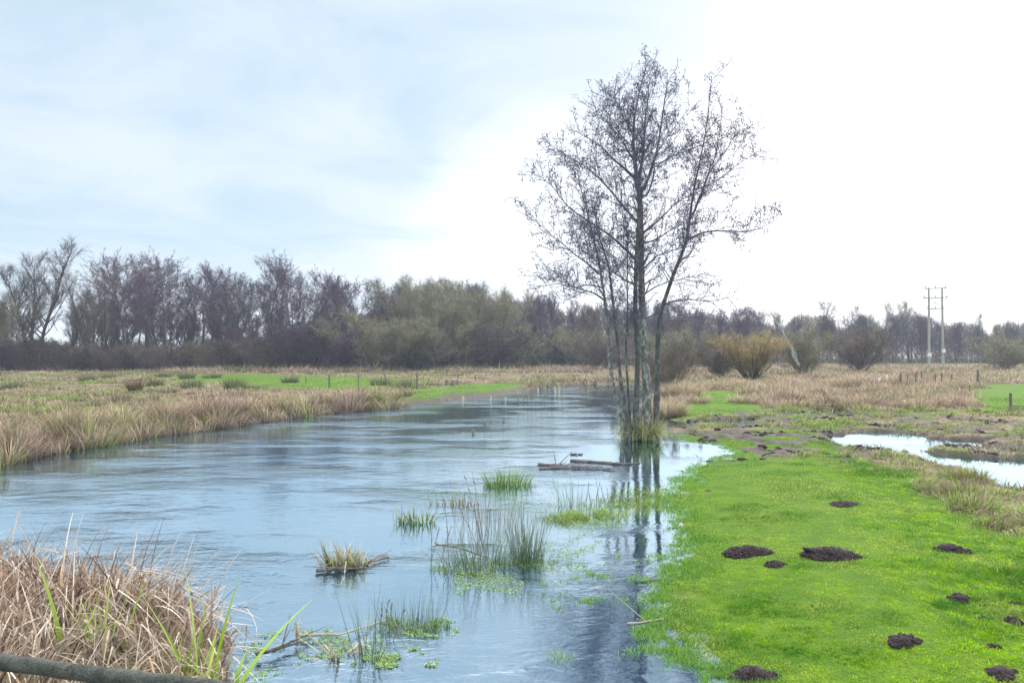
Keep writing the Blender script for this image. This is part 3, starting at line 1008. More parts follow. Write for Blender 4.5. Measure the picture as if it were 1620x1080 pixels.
def wood_mass():
    """the closed understorey further back in the woods, too dense to count"""
    rng = np.random.default_rng(77)
    g = Geo()
    prof = [(-200, 530), (0, 545), (120, 556), (300, 548), (400, 540), (520, 510), (650, 480), (800, 478), (960, 494), (1150, 505), (1250, 512), (1400, 508), (1480, 518), (1620, 526), (1800, 526)]
    pxs, tops = zip(*prof)
    n = 150000
    px = rng.uniform(-190, 1790, n)
    D = np.where(px < 800, rng.uniform(104, 122, n), rng.uniform(132, 150, n)) + sstep(px, 1150, 1250) * 28
    top = np.interp(px, pxs, tops) + (vnoise(px, D, .03, 4, 4) - .5) * 50
    x = (px - 810) / F * D
    zt = (560 - top) / F * D + CAM_H
    z = rng.uniform(0, 1, n) ** .8 * zt
    L = rng.uniform(.8, 2.2, n)
    a = rng.uniform(0, 6.28, n)
    e = np.abs(rng.normal(1.1, .45, n))
    d = np.stack([np.cos(a) * np.cos(e), np.sin(a) * np.cos(e), np.sin(e)], 1) * L[:, None]
    s = np.stack([x, D, np.maximum(z - .5, .3)], 1)
    wv = np.cross(d, rng.normal(0, 1, d.shape))
    wv = wv / np.linalg.norm(wv, axis=1, keepdims=True) * rng.uniform(.03, .075, (n, 1))
    g.add(np.stack([s - wv, s + wv, s + d], 1).reshape(-1, 3), np.arange(n * 3).reshape(-1, 3))
    o = link('woodland_thicket', g.mesh('woodland_thicket', M_THICKET, False, False))
    tag(o, 'dense grey thicket filling the woods behind the first trees', 'thicket', None, 'stuff')


wood_mass()

# leaning pale dead trees by the osier
def limb_tree(name, stems, D, mat, label, r):
    root = bpy.data.objects.new(name, None)
    COL.objects.link(root)
    b = W(*stems[0][0], D=D)
    b[2] = float(ground_z(b[0], b[1])[0])
    root.location = b
    rng = np.random.default_rng(3)
    gt, gc = Geo(), Geo()
    for st in stems:
        pts = np.array([W(a, c, D=D) - b for a, c in st])
        tt = np.linspace(0, 1, 12)
        idx = np.linspace(0, len(pts) - 1, 12)
        pp = np.stack([np.interp(idx, range(len(pts)), pts[:, k]) for k in range(3)], 1) + rng.normal(0, .04, (12, 3))
        tube(gt, pp, r * (1 - .8 * tt), 6)
        for k in range(14):
            q, qd = at_line(pp, rng.uniform(.35, 1))
            d = qd + rng.normal(0, .7, 3)
            d /= np.linalg.norm(d)
            bp, _ = grow_line(rng, q, d, rng.uniform(.6, 1.6), 4, .15, .1)
            tube(gc, bp, np.linspace(.03, .008, 5), 3)
            for j in range(8):
                q2, d2 = at_line(bp, rng.uniform(.2, 1))
                e = d2 + rng.normal(0, .7, 3)
                e /= np.linalg.norm(e)
                b2, _ = grow_line(rng, q2, e, rng.uniform(.3, .8), 2, .1, .05)
                tube(gc, b2, np.linspace(.014, .005, 3), 3)
    link('trunk', gt.mesh('trunk', mat, True, False), root)
    link('crown', gc.mesh('crown', M_TW_PALE, False, False), root)
    tag(root, label, 'tree')


limb_tree('leaning_tree', [[(1262, 578), (1252, 552), (1240, 528), (1225, 505), (1219, 490)], [(1262, 578), (1258, 560), (1246, 545), (1236, 540)]], 76, M_PALEBARK,
          'pale bare trunk leaning left above the olive bush', .16)
limb_tree('leaning_tree', [[(1264, 578), (1270, 556), (1274, 538), (1284, 516), (1290, 500)], [(1270, 556), (1278, 545), (1282, 538)]], 80, M_PALEBARK,
          'pale bare trunk leaning right beside the olive bush', .13)

# ------------------------------------------------------------------ the riverside alder
TREE_D = RY
LIMBS = [  # pts, depth drift, base radius, tip radius, part, side-branch start
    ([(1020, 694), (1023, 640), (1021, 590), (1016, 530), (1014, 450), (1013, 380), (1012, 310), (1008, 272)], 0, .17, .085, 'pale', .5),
    ([(1006, 694), (1007, 640), (1010, 580), (1009, 520), (1005, 470), (1009, 400), (1012, 340), (1018, 285)], -.35, .11, .05, 'dark', .4),
    ([(1008, 272), (1003, 225), (1001, 185), (1008, 130), (1022, 74)], .2, .075, .012, 'dark', .05),
    ([(1009, 280), (1018, 225), (1020, 185), (1026, 140), (1032, 100)], .8, .065, .012, 'dark', .05),
    ([(1018, 290), (1028, 262), (1040, 230), (1048, 180), (1052, 140), (1060, 105)], -.8, .055, .01, 'dark', .05),
    ([(1013, 300), (1026, 300), (1034, 262), (1036, 232), (1060, 195), (1092, 150)], .9, .045, .009, 'dark', .15),
    ([(1036, 690), (1040, 640), (1041, 560), (1041, 495), (1053, 473), (1067, 433), (1083, 393), (1090, 372), (1092, 344), (1100, 290), (1109, 250), (1117, 215), (1124, 178), (1131, 98)], .6, .105, .010, 'dark', .35),
    ([(1092, 344), (1104, 320), (1115, 291), (1125, 260), (1135, 238), (1141, 202), (1147, 149)], .9, .045, .009, 'dark', .1),
    ([(1090, 374), (1112, 362), (1135, 359), (1160, 360), (1189, 361), (1215, 350), (1241, 335)], .4, .04, .007, 'dark', .15),
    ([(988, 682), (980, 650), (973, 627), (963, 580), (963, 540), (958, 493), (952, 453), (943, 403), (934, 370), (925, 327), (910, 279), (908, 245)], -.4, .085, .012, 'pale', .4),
    ([(996, 686), (988, 640), (983, 610), (978, 553), (973, 510), (967, 453), (960, 410), (948, 385), (938, 350), (936, 310)], -.9, .08, .012, 'dark', .4),
    ([(1000, 688), (994, 650), (990, 593), (988, 543), (992, 493), (987, 427), (990, 380), (984, 330)], -.6, .05, .010, 'dark', .4),
    ([(1008, 345), (981, 312), (958, 282), (928, 253), (899, 235), (857, 208)], .6, .048, .007, 'dark', .1),
    ([(1003, 268), (985, 250), (973, 241), (955, 222), (940, 208), (907, 190)], -.5, .045, .008, 'dark', .1),
    ([(1002, 240), (985, 210), (960, 175), (935, 155)], .7, .03, .007, 'dark', .1),
    ([(1010, 412), (987, 390), (963, 367), (928, 344), (890, 318), (863, 279), (835, 262)], .9, .05, .007, 'dark', .15),
    ([(1009, 453), (988, 442), (970, 430), (950, 405), (925, 395)], .5, .035, .007, 'dark', .2),
    ([(955, 474), (940, 463), (917, 457), (883, 443), (850, 430)], -1.0, .035, .006, 'dark', .1),
    ([(945, 432), (932, 420), (920, 410), (903, 398), (887, 383), (857, 360), (815, 312)], -1.2, .035, .006, 'dark', .15),
    ([(1018, 362), (1032, 352), (1053, 330), (1068, 315), (1085, 303), (1110, 296)], -.9, .038, .007, 'dark', .15),
    ([(1020, 380), (1035, 375), (1064, 356), (1092, 344)], -.3, .035, .012, 'dark', .3),
    ([(1020, 422), (1040, 402), (1077, 390), (1110, 380)], -1.2, .032, .006, 'dark', .2),
    ([(1040, 535), (1055, 520), (1073, 503), (1095, 500), (1117, 500), (1140, 496)], .6, .04, .006, 'dark', .25),
    ([(1047, 483), (1068, 476), (1090, 473), (1123, 477), (1160, 470)], -.9, .035, .006, 'dark', .2),
    ([(1018, 505), (1035, 497), (1048, 490), (1060, 478)], -.8, .03, .007, 'dark', .3),
    ([(960, 560), (975, 545), (985, 520), (992, 500)], .1, .025, .007, 'dark', .6),
    ([(952, 455), (930, 450), (905, 455), (880, 448), (845, 455)], -1.6, .028, .006, 'dark', .15),
    ([(1100, 290), (1128, 280), (1150, 262), (1178, 240), (1200, 228)], -.7, .026, .006, 'dark', .1),
    ([(1125, 262), (1150, 225), (1165, 200), (1185, 180)], .9, .022, .005, 'dark', .1),
    ([(1013, 440), (1000, 420), (985, 415), (965, 420), (935, 418)], 1.4, .03, .006, 'dark', .2),
    ([(1014, 470), (1035, 455), (1060, 445), (1085, 440), (1120, 430)], 1.4, .03, .006, 'dark', .25),
    ([(1004, 200), (985, 165), (975, 140), (972, 118)], -.6, .022, .006, 'dark', .05),
    ([(1030, 255), (1060, 235), (1085, 225), (1110, 215)], 1.5, .025, .006, 'dark', .1),
]


def riverside_alder():
    rng = np.random.default_rng(21)
    root = bpy.data.objects.new('alder_tree', None)
    COL.objects.link(root)
    b = np.array([RX, RY, 0.0])
    root.location = b
    tag(root, 'tall leafless alder with several leaning stems rising from the flooded river bank', 'tree')
    gb, gcn, gtw = Geo(), Geo(), Geo()
    cones = []
    starts = {}

    def depth_at(px, py):
        return 0
    placed = []          # (px,py,depth) of finished limbs, so that forks start on their parent
    for li, (pl_, dd, r0, r1, part, ts) in enumerate(LIMBS):
        pl_ = np.array(pl_, float)
        up_ = pl_[:, 1] < 450
        pl_[:, 1] = np.where(up_, 450 - (450 - pl_[:, 1]) * .935, pl_[:, 1])
        pl_[:, 0] = np.where(up_, 1015 + (pl_[:, 0] - 1015) * .97, pl_[:, 0])
        r0, r1 = r0 * .86, r1 * .8
        d0 = 0.0
        if li not in (0, 1, 6, 9, 10, 11):
            best = 1e9
            for (q, dq) in placed:
                m_ = np.hypot(q[:, 0] - pl_[0, 0], q[:, 1] - pl_[0, 1])
                k = int(m_.argmin())
                if m_[k] < best:
                    best, d0 = m_[k], dq[k]
        else:
            d0 = {0: 0, 1: -.22, 6: .25, 9: -.15, 10: -.3, 11: .05}[li]
        n = 24
        idx = np.linspace(0, len(pl_) - 1, n)
        # smooth the hand-read points
        xx = np.interp(idx, range(len(pl_)), pl_[:, 0])
        yy = np.interp(idx, range(len(pl_)), pl_[:, 1])
        for _ in range(2):
            xx[1:-1] = (xx[:-2] + 2 * xx[1:-1] + xx[2:]) / 4
            yy[1:-1] = (yy[:-2] + 2 * yy[1:-1] + yy[2:]) / 4
        t = np.linspace(0, 1, n)
        dep = d0 + dd * t + np.cumsum(rng.normal(0, .025, n))
        placed.append((np.stack([xx, yy], 1), dep))
        pts = np.array([W(xx[k], yy[k], D=TREE_D + dep[k]) for k in range(n)]) - b
        pts[:, 0] += np.cumsum(rng.normal(0, .007, n))
        rad = lerp(r0, r1, t ** .85)
        if li in (0, 1, 6, 9, 10, 11):
            rad = rad * (1 + .35 * np.exp(-t * 22))
            pts[0, 2] = -.3
            g = Geo()
            tube(g, pts, rad * (1 + rng.normal(0, .04, n)), 12)
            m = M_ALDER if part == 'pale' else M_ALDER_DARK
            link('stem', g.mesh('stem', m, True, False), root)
        else:
            tube(gb, pts, rad, 6)
        # side branches
        seg = np.linalg.norm(np.diff(pts, axis=0), axis=1).sum()
        nbr = int(seg * (1 - ts) / (.092 if pl_[:, 0].mean() < 1030 else .115))
        hgt = pts[:, 2].mean()
        for k in range(nbr):
            u = lerp(ts, 1.0, (k + rng.uniform(0, 1)) / nbr)
            q, qd = at_line(pts, u)
            L = (.50 + .75 * (1 - u)) * rng.uniform(.4, 1.3) * (1.15 if q[2] > 4.5 else .9)
            side = rng.normal(0, 1, 3)
            side -= qd * side.dot(qd)
            side /= np.linalg.norm(side)
            d = qd * .75 + side * rng.uniform(.6, 1.0) + np.array([0, 0, .2])
            d /= np.linalg.norm(d)
            bp, _ = grow_line(rng, q, d, L, 5, .16, .05)
            rb = max(.0072, lerp(r0, r1, u) * .26)
            tube(gb, bp, np.linspace(rb, .005, 6), 4)
            ns = max(3, int(L / .095))
            for j in range(ns):
                q2, d2 = at_line(bp, lerp(.15, 1, (j + rng.uniform(0, 1)) / ns))
                e = d2 * .6 + rng.normal(0, .6, 3) + np.array([0, 0, .12])
                e /= np.linalg.norm(e)
                L2 = rng.uniform(.15, .42) * (.5 + .5 * L)
                b2, _ = grow_line(rng, q2, e, L2, 3, .22, .04)
                tube(gtw, b2, np.linspace(.0054, .0034, 4), 3)
                dens = 3.3 if q2[2] > 5.5 else 1.6
                for m_ in range(rng.poisson(dens)):
                    q3, d3 = at_line(b2, rng.uniform(.3, 1))
                    f3 = d3 * .3 + rng.normal(0, .8, 3)
                    f3 /= np.linalg.norm(f3)
                    L3 = rng.uniform(.04, .13)
                    tube(gtw, np.array([q3, q3 + f3 * L3]), [.0035, .0025], 3)
                    if rng.uniform() < .8:
                        cones.append(q3 + f3 * L3)
                        if rng.uniform() < .35:
                            cones.append(q3 + f3 * L3 + rng.normal(0, .018, 3))
    link('branches', gb.mesh('branches', M_BRANCH, True, False), root)
    link('twigs', gtw.mesh('twigs', M_BRANCH, False, False), root)
    ov = np.array([(1, 0, 0), (-1, 0, 0), (0, 1, 0), (0, -1, 0), (0, 0, 1), (0, 0, -1)], float)
    of = np.array([(0, 2, 4), (2, 1, 4), (1, 3, 4), (3, 0, 4), (2, 0, 5), (1, 2, 5), (3, 1, 5), (0, 3, 5)])
    cones = np.array(cones)
    n = len(cones)
    sc = rng.uniform(.009, .019, (n, 1, 1)) * np.stack([rng.uniform(.7, 1, n), rng.uniform(.7, 1, n), rng.uniform(1, 1.7, n)], 1)[:, None, :]
    v = cones[:, None, :] + ov[None] * sc
    f = (np.arange(n)[:, None, None] * 6 + of[None]).reshape(-1, 3)
    gcn.add(v.reshape(-1, 3), f)
    link('cones', gcn.mesh('cones', M_CONE, False, False), root)
    print('cones', n)


riverside_alder()

# ------------------------------------------------------------------ tufts and plants that stand alone


def tuft(name, cat, label, px, py, z, spread, n, h, cb, ct, lean=.5, bend=.8, wd=.008, seed=0, mat=None, brk=0.0, spy=None, nseg=4, mat_n=0, mat_r=1.3, th0=0.0, group=None):
    rng = np.random.default_rng(seed + 100)
    p = W(px, py, z)
    if z > .05:
        p[2] = float(ground_z(p[0], p[1])[0])
    g = Geo()
    r = np.sqrt(rng.uniform(0, 1, n))
    a = rng.uniform(0, 6.28, n)
    ox, oy = np.cos(a) * r * spread, np.sin(a) * r * (spy or spread)
    P_ = np.stack([ox, oy, np.full(n, -.04)], 1)
    az = a + rng.normal(0, .8, n)
    H = h * rng.uniform(.45, 1.05, n)
    bk = np.where(rng.uniform(0, 1, n) < .3, brk, 0) * rng.uniform(.6, 1.2, n)
    blades(g, P_, H, az, th0 + lean * r * rng.uniform(.3, 1, n), bend * rng.uniform(0, 1, n), wd * rng.uniform(.7, 1.3, n),
           pick(cb[0], cb[1], n, rng), pick(ct[0], ct[1], n, rng), nseg, brk=bk, rng=rng)
    if mat_n:
        r = np.sqrt(rng.uniform(0, 1, mat_n)) * mat_r
        a = rng.uniform(0, 6.28, mat_n)
        X, Y = np.cos(a) * r * spread, np.sin(a) * r * (spy or spread)
        k = vnoise(X + p[0], Y + p[1], 6, 3) > .42
        X, Y = X[k], Y[k]
        m_ = len(X)
        cc = pick((.10, .20, .04), (.34, .46, .14), m_, rng)
        blades(g, np.stack([X, Y, np.full(m_, -.02)], 1), rng.uniform(.04, .14, m_), rng.uniform(0, 6.28, m_), rng.uniform(.2, 1.1, m_), rng.uniform(.2, 1, m_), .007, cc * .5, cc, 2, rng=rng)
    o = link(name, g.mesh(name, mat or M_REED), None, p)
    tag(o, label, cat, group)
    return o, p


GRN = ((.07, .13, .03), (.16, .26, .06))
GRT = ((.16, .30, .06), (.36, .48, .16))
STB = ((.16, .12, .08), (.32, .25, .15))
STT = ((.48, .38, .24), (.74, .62, .46))
RSB = ((.02, .045, .02), (.07, .11, .04))
RST = ((.12, .19, .11), (.26, .32, .20))
MIX = ((.30, .34, .10), (.66, .58, .36))

tuft('sedge_tussock', 'tussock', 'green and straw sedge tussock round the foot of the riverside alder', 1014, 693, .04, .44, 1200, .88, GRN, MIX, 1.0, 1.7, .020, 1, spy=.34, brk=1.3)
tuft('sedge_tussock', 'tussock', 'pale drooping sedge tussock behind the alder stems on the right', 1052, 657, .05, .75, 1500, .95, STB, STT, .8, 1.4, .016, 2)
tuft('sedge_tussock', 'tussock', 'dry sedge tussock between the alder and the river far bank', 1078, 632, .1, .9, 1400, 1.0, STB, STT, .8, 1.4, .02, 3)
# rushes standing in the water
RG = 'rush and sedge clumps standing in the river shallows'
tuft('rush_clump', 'rushes', 'large dark green rush clump leaning right in the shallows', 765, 897, 0, .50, 220, .70, RSB, RST, .95, .35, .005, 4, spy=.28, group=RG, mat_n=1500)
tuft('rush_clump', 'rushes', 'dense upright dark rush clump right of the large leaning one', 832, 888, 0, .20, 230, .85, RSB, RST, .35, .7, .005, 5, group=RG, mat_n=500, mat_r=2)
tuft('rush_clump', 'rushes', 'thin brown-tipped rushes behind the large dark clump', 775, 830, 0, .55, 130, .75, STB, ((.14, .14, .10), (.30, .28, .2)), .35, .2, .005, 6, spy=.5, group=RG)
tuft('rush_clump', 'rushes', 'small rush clump standing low in the water below the large clump', 650, 990, 0, .28, 110, .42, RSB, RST, .5, .25, .0045, 7, spy=.14, group=RG, mat_n=900)
tuft('rush_clump', 'rushes', 'few long dark rush leaves fanning up beside the broken reed', 583, 1045, 0, .10, 26, .80, RSB, RST, .65, .3, .006, 8, group=RG)
tuft('rush_clump', 'rushes', 'spiky blue-green rushes right of the dead plant stems', 905, 800, 0, .26, 70, .62, RSB, ((.16, .25, .2), (.32, .40, .3)), .6, .2, .006, 9, group=RG)
tuft('sedge_clump', 'sedge', 'green and brown sedge clump with collapsed leaves left of centre', 545, 896, 0, .24, 120, .40, ((.05, .04, .02), (.2, .22, .06)), ((.28, .30, .10), (.72, .6, .42)), .9, .6, .024, 10, spy=.14, brk=2.0, group=RG)
tuft('sedge_clump', 'sedge', 'bright tuft of sedge on a mud hump in mid stream', 803, 768, 0, .42, 260, .45, GRN, GRT, .8, .8, .012, 11, spy=.3, group=RG, mat_n=900)
tuft('sedge_clump', 'sedge', 'short dead flag stems in a row beside the bright tuft', 722, 797, 0, .42, 60, .24, STB, ((.25, .2, .12), (.4, .36, .22)), .5, .4, .016, 12, spy=.12, group=RG)
tuft('sedge_clump', 'sedge', 'ragged green sedge clump in open water left of the rushes', 660, 826, 0, .30, 80, .34, GRN, ((.2, .22, .10), (.42, .42, .22)), .9, .8, .018, 13, spy=.15, brk=1.2, group=RG)
tuft('sedge_clump', 'sedge', 'arched sedge leaves rising from the water at the far left clump', 632, 828, 0, .08, 14, .50, GRN, ((.22, .2, .12), (.4, .34, .22)), .5, 1.4, .010, 14, group=RG)
tuft('grass_tuft', 'grass', 'small bright grass tuft alone in the water near the bottom edge', 886, 1040, 0, .10, 160, .10, GRN, ((.2, .36, .12), (.4, .56, .24)), .6, .8, .005, 15, group=RG)
tuft('broken_reed', 'reed', 'single brown reed stub standing upright in the bottom left shallows', 471, 1008, 0, .012, 7, .24, STB, ((.46, .32, .28), (.6, .44, .38)), .1, .1, .016, 16)
tuft('broken_reed', 'reed', 'folded pale reed leaves collapsed onto the water near the bottom', 530, 1036, 0, .10, 26, .36, STB, ((.5, .38, .32), (.72, .6, .5)), .9, .6, .022, 17, brk=1.8, th0=.5, spy=.05)
tuft('broken_reed', 'reed', 'dark curled dead leaves afloat left of the rushes', 632, 856, 0, .16, 26, .16, ((.12, .07, .06), (.2, .12, .1)), ((.2, .12, .1), (.32, .22, .18)), .9, 1.2, .02, 18, th0=.9, spy=.05)


def grass_spit():
    """the raised grassy ridge running out from the lawn edge into the water"""
    rng = np.random.default_rng(33)
    g = Geo()
    line = P([(885, 822), (915, 822), (950, 812), (985, 800), (1020, 792), (1060, 782)])
    n = 9000
    t = rng.uniform(0, 1, n) * (len(line) - 1)
    i = np.minimum(t.astype(int), len(line) - 2)
    c = lerp(line[i], line[i + 1], (t - i)[:, None])
    tt = t / (len(line) - 1)
    x = c[:, 0] + rng.normal(0, .20, n) + (vnoise(c[:, 0], c[:, 1], 3, 4) - .5) * .3
    y = c[:, 1] + rng.normal(0, .34, n) * lerp(.6, 1.5, tt)
    ox, oy, cd, h1, h2 = cells(x, y, .22, 8)
    col = pick((.10, .28, .02), (.34, .52, .08), n, rng) * lerp(.5, 1.2, h2)[:, None]
    st = rng.uniform(0, 1, n) < .22
    col[st] = pick(STRAW1, STRAW2, n, rng)[st]
    h = rng.uniform(.05, .20, n) * lerp(.4, 1.4, h1) * (1.1 - .6 * cd)
    blades(g, np.stack([x, y, np.full(n, -.02)], 1), h, np.arctan2(oy, ox) + rng.normal(0, .8, n), rng.uniform(.2, .9, n), rng.uniform(.3, 1.2, n), .007, col * .55, col, 3, rng=rng)
    o = link('grass_spit', g.mesh('grass_spit', M_GRASS))
    tag(o, 'ridge of green grass reaching out from the lawn into the water', 'grass', None, 'stuff')


grass_spit()


def stem_plant(px, py, h, seed, label, n=5):
    rng = np.random.default_rng(seed)
    p = W(px, py, 0)
    root = bpy.data.objects.new('dead_plant', None)
    COL.objects.link(root)
    root.location = p
    gs = Geo()
    for k in range(n):
        a = rng.uniform(0, 6.28)
        d = np.array([math.cos(a) * .25, math.sin(a) * .25, 1.0])
        d /= np.linalg.norm(d)
        s, _ = grow_line(rng, np.array([rng.normal(0, .12), rng.normal(0, .08), -.05]), d, h * rng.uniform(.5, 1), 6, .07, 0)
        tube(gs, s, np.linspace(.0045, .002, 7), 4)
        for j in range(16):
            q, _ = at_line(s, rng.uniform(.3, 1))
            v, f = ICO1
            gs.add(q + rng.normal(0, .003, 3) + v * np.array([.007, .007, .009]) * rng.uniform(.6, 1.2), f)
    bpy.data.objects.remove(root)
    root = link('dead_plant', gs.mesh('dead_plant', M_TW_BROWN, False, False), None, p)
    tag(root, label, 'plant')


stem_plant(757, 880, 1.15, 1, 'dead brown stems with seed heads rising above the large rush clump', 7)
stem_plant(690, 890, .9, 2, 'few bare arching stems at the left of the large rush clump', 4)
stem_plant(955, 800, .55, 3, 'dark twiggy dead plant left of the grassy ridge', 7)
stem_plant(600, 1000, .55, 4, 'thin dead stems between the broken reed and small rushes', 4)


def duckweed():
    rng = np.random.default_rng(9)
    g = Geo()
    pts = []
    for q, n in (([(400, 1010), (470, 985), (560, 1000), (620, 1010), (640, 1035), (600, 1055), (470, 1050), (410, 1075)], 3600),
                 ([(560, 1040), (690, 1025), (690, 1058), (580, 1066)], 2200),
                 ([(610, 975), (700, 985), (725, 1005), (640, 1008)], 1100),
                 ([(690, 900), (800, 905), (830, 940), (720, 935)], 1500),
                 ([(780, 780), (900, 770), (920, 810), (800, 815)], 500),
                 ([(860, 850), (960, 838), (900, 905), (850, 900)], 1500),
                 ([(660, 775), (840, 770), (820, 795), (680, 800)], 700)):
        poly = P(q)
        lo, hi = poly.min(0), poly.max(0)
        x, y = rng.uniform(lo[0], hi[0], n * 3), rng.uniform(lo[1], hi[1], n * 3)
        k = (sdist(poly, x, y) + (vnoise(x, y, 5, 3) - .5) * .5 < 0) & (vnoise(x, y, 6, 8) > .50) & (rng.uniform(0, 1, n * 3) < .8)
        pts.append(np.stack([x[k], y[k]], 1)[:n])
    p = np.concatenate(pts)
    n = len(p)
    ang = np.arange(5) / 5 * 6.283
    r = rng.uniform(.003, .010, n)
    a0 = rng.uniform(0, 6.28, n)
    vx = p[:, 0, None] + np.cos(ang[None] + a0[:, None]) * r[:, None]
    vy = p[:, 1, None] + np.sin(ang[None] + a0[:, None]) * r[:, None] * .8
    vz = np.full_like(vx, .004) + rng.uniform(0, .012, (n, 1)) + rng.normal(0, .003, vx.shape)
    v = np.stack([vx, vy, vz], -1).reshape(-1, 3)
    b_ = np.arange(n)[:, None] * 5
    f = np.concatenate([b_ + np.array([[0, 1, 2]]), b_ + np.array([[0, 2, 3]]), b_ + np.array([[0, 3, 4]])])
    c = pick((.12, .24, .06), (.36, .46, .20), n, rng)
    g.add(v, f, np.repeat(c, 5, 0))
    o = link('duckweed', g.mesh('duckweed', M_LEAFMAT))
    tag(o, 'pale green water weed floating in patches round the rushes', 'water weed', None, 'stuff')


duckweed()

# clumps of dark rushes on the far meadow
for i, (px, py, sp_r, h, txt) in enumerate([(371, 617, .75, .95, 'largest dark rush clump on the green meadow strip'), (303, 616, .8, .8, 'low wide rush clump left of the largest one'),
                                            (296, 600, .8, .9, 'tall rush clump behind the low wide clump'), (245, 611, .7, .7, 'dark rush clump on the left meadow behind the tall sedge'),
                                            (171, 599, .8, .7, 'small dark rush clump in the far left meadow'), (257, 597, .9, .7, 'distant dark rush clump nearest the dark thicket'),
                                            (282, 593, 1.1, .6, 'flat dark rush clump at the meadow back'), (459, 606, .8, .7, 'rush clump in front of the green strip centre'),
                                            (603, 610, .9, .8, 'greyish rush clump beside the leaning fence post'), (640, 614, 1.0, .8, 'bluish rush clump near the green river bend'),
                                            (137, 603, .9, .7, 'rush clump far left near the open bare tree'), (335, 599, 1.0, .6, 'rush clump behind the largest clump'),
                                            (20, 615, .9, .6, 'rush clump nearest the left edge of the meadow'), (213, 620, .4, .9, 'reddish dock stems standing in the left meadow')]):
    c = ((.2, .11, .08), (.34, .2, .15)) if i == 13 else ((.12, .15, .07), (.32, .34, .18))
    tuft('rush_clump', 'rushes', txt, px, py, .3, sp_r * .75, 420, h * 1.0, ((.06, .09, .03), (.14, .17, .07)), c, .8, .5, .024, 40 + i, group='rush clumps on the far meadow')

# tussocks over the right-hand marsh
marsh = [(1090, 640, .9), (1130, 618, 1.0), (1160, 612, .9), (1215, 622, 1.0), (1250, 634, .9), (1262, 612, 1.0), (1300, 628, 1.0), (1335, 612, 1.1), (1350, 640, .8), (1395, 624, 1.0),
         (1440, 636, .9), (1470, 622, 1.0), (1510, 640, .8), (1420, 606, 1.0), (1070, 612, 1.0), (1185, 640, .8)]
for i, (px, py, h) in enumerate(marsh):
    where = ['beside the green patch', 'behind the green patch', 'below the orange osier', 'right of the orange osier', 'behind the small pool', 'under the pale leaning trunks', 'in the marsh centre',
             'behind the marsh centre', 'by the narrow pool', 'left of the right-hand fence posts', 'before the right-hand fence posts', 'between the fence and the mud', 'at the edge of the right green field',
             'behind the fence posts', 'right of the alder beyond the inlet', 'at the right end of the green patch'][i]
    tuft('dry_tussock', 'tussock', 'pinkish straw grass tussock ' + where, px, py, .15, .9, 500, h * .75, STB, (PINK, STRAW2), .9, 1.4, .026, 60 + i, group='dry grass tussocks on the right marsh')

# ------------------------------------------------------------------ foreground reeds, bottom left


def near_reeds():
    rng = np.random.default_rng(14)
    g = Geo()
    poly = P([(385, 1120), (362, 1040), (322, 985), (275, 958), (190, 940), (60, 930), (-150, 935), (-200, 1300), (420, 1300)])
    n = 10500
    x, y = rng.uniform(-7.5, -1.2, n), rng.uniform(3.6, 8.0, n)
    k = sdist(poly, x, y) < -.02
    x, y = x[k], y[k]
    z = ground_z(x, y) - .05
    n = len(x)
    edge = sstep(x, -3.2, -1.9)
    H = rng.uniform(.45, 1.08, n) * lerp(.92, .6, edge) * (.7 + .5 * vnoise(x, y, 1.6, 2))
    straw = pick((.42, .33, .24), (.95, .84, .72), n, rng)
    rust = rng.uniform(0, 1, n) < .3 * sstep(vnoise(x, y, 1.2, 19), .35, .6)
    straw[rust] = pick((.36, .20, .12), (.56, .36, .24), n, rng)[rust]
    dark = rng.uniform(0, 1, n) < .2
    straw[dark] = pick((.10, .07, .06), (.25, .18, .15), n, rng)[dark]
    base = pick((.08, .055, .04), (.34, .26, .18), n, rng)
    az = vnoise(x, y, 1.1, 7) * 11 + rng.normal(0, .9, n)
    brk = np.where(rng.uniform(0, 1, n) < .58, rng.uniform(.8, 2.3, n), 0)
    blades(g, np.stack([x, y, z], 1), H, az, rng.uniform(.0, .6, n), rng.uniform(.2, 2.1, n), rng.uniform(.007, .021, n), base, straw, 8, brk=brk, kb=4, rng=rng)
    o = link('dry_reeds', g.mesh('dry_reeds', M_REED))
    tag(o, 'matted bleached dry reeds heaped on the near left bank', 'reeds', None, 'stuff')
    # fresh flag leaves
    for i, (px, py, hh, n2, lab) in enumerate([(165, 1062, .75, 11, 'bright green flag leaves rising among the dry reeds'), (120, 1050, .75, 3, 'long arching green leaf left of the bright fan'),
                                               (318, 1062, .95, 12, 'yellow-green leaves at the right end of the dry reeds'), (362, 1068, 1.0, 3, 'single tall green leaf leaning out over the water'),
                                               (395, 1075, .45, 12, 'short green shoots at the water edge of the near bank')]):
        o, p = tuft('flag_leaves', 'leaves', lab, px, py, .18, .12 if i != 3 else .03, n2, hh, ((.14, .26, .02), (.24, .40, .03)), ((.26, .44, .03), (.5, .56, .2)),
                    .5 if i != 3 else .7, .5, .036 if i != 4 else .018, 80 + i, mat=M_GRASS, nseg=6)


near_reeds()

# ------------------------------------------------------------------ mole hills


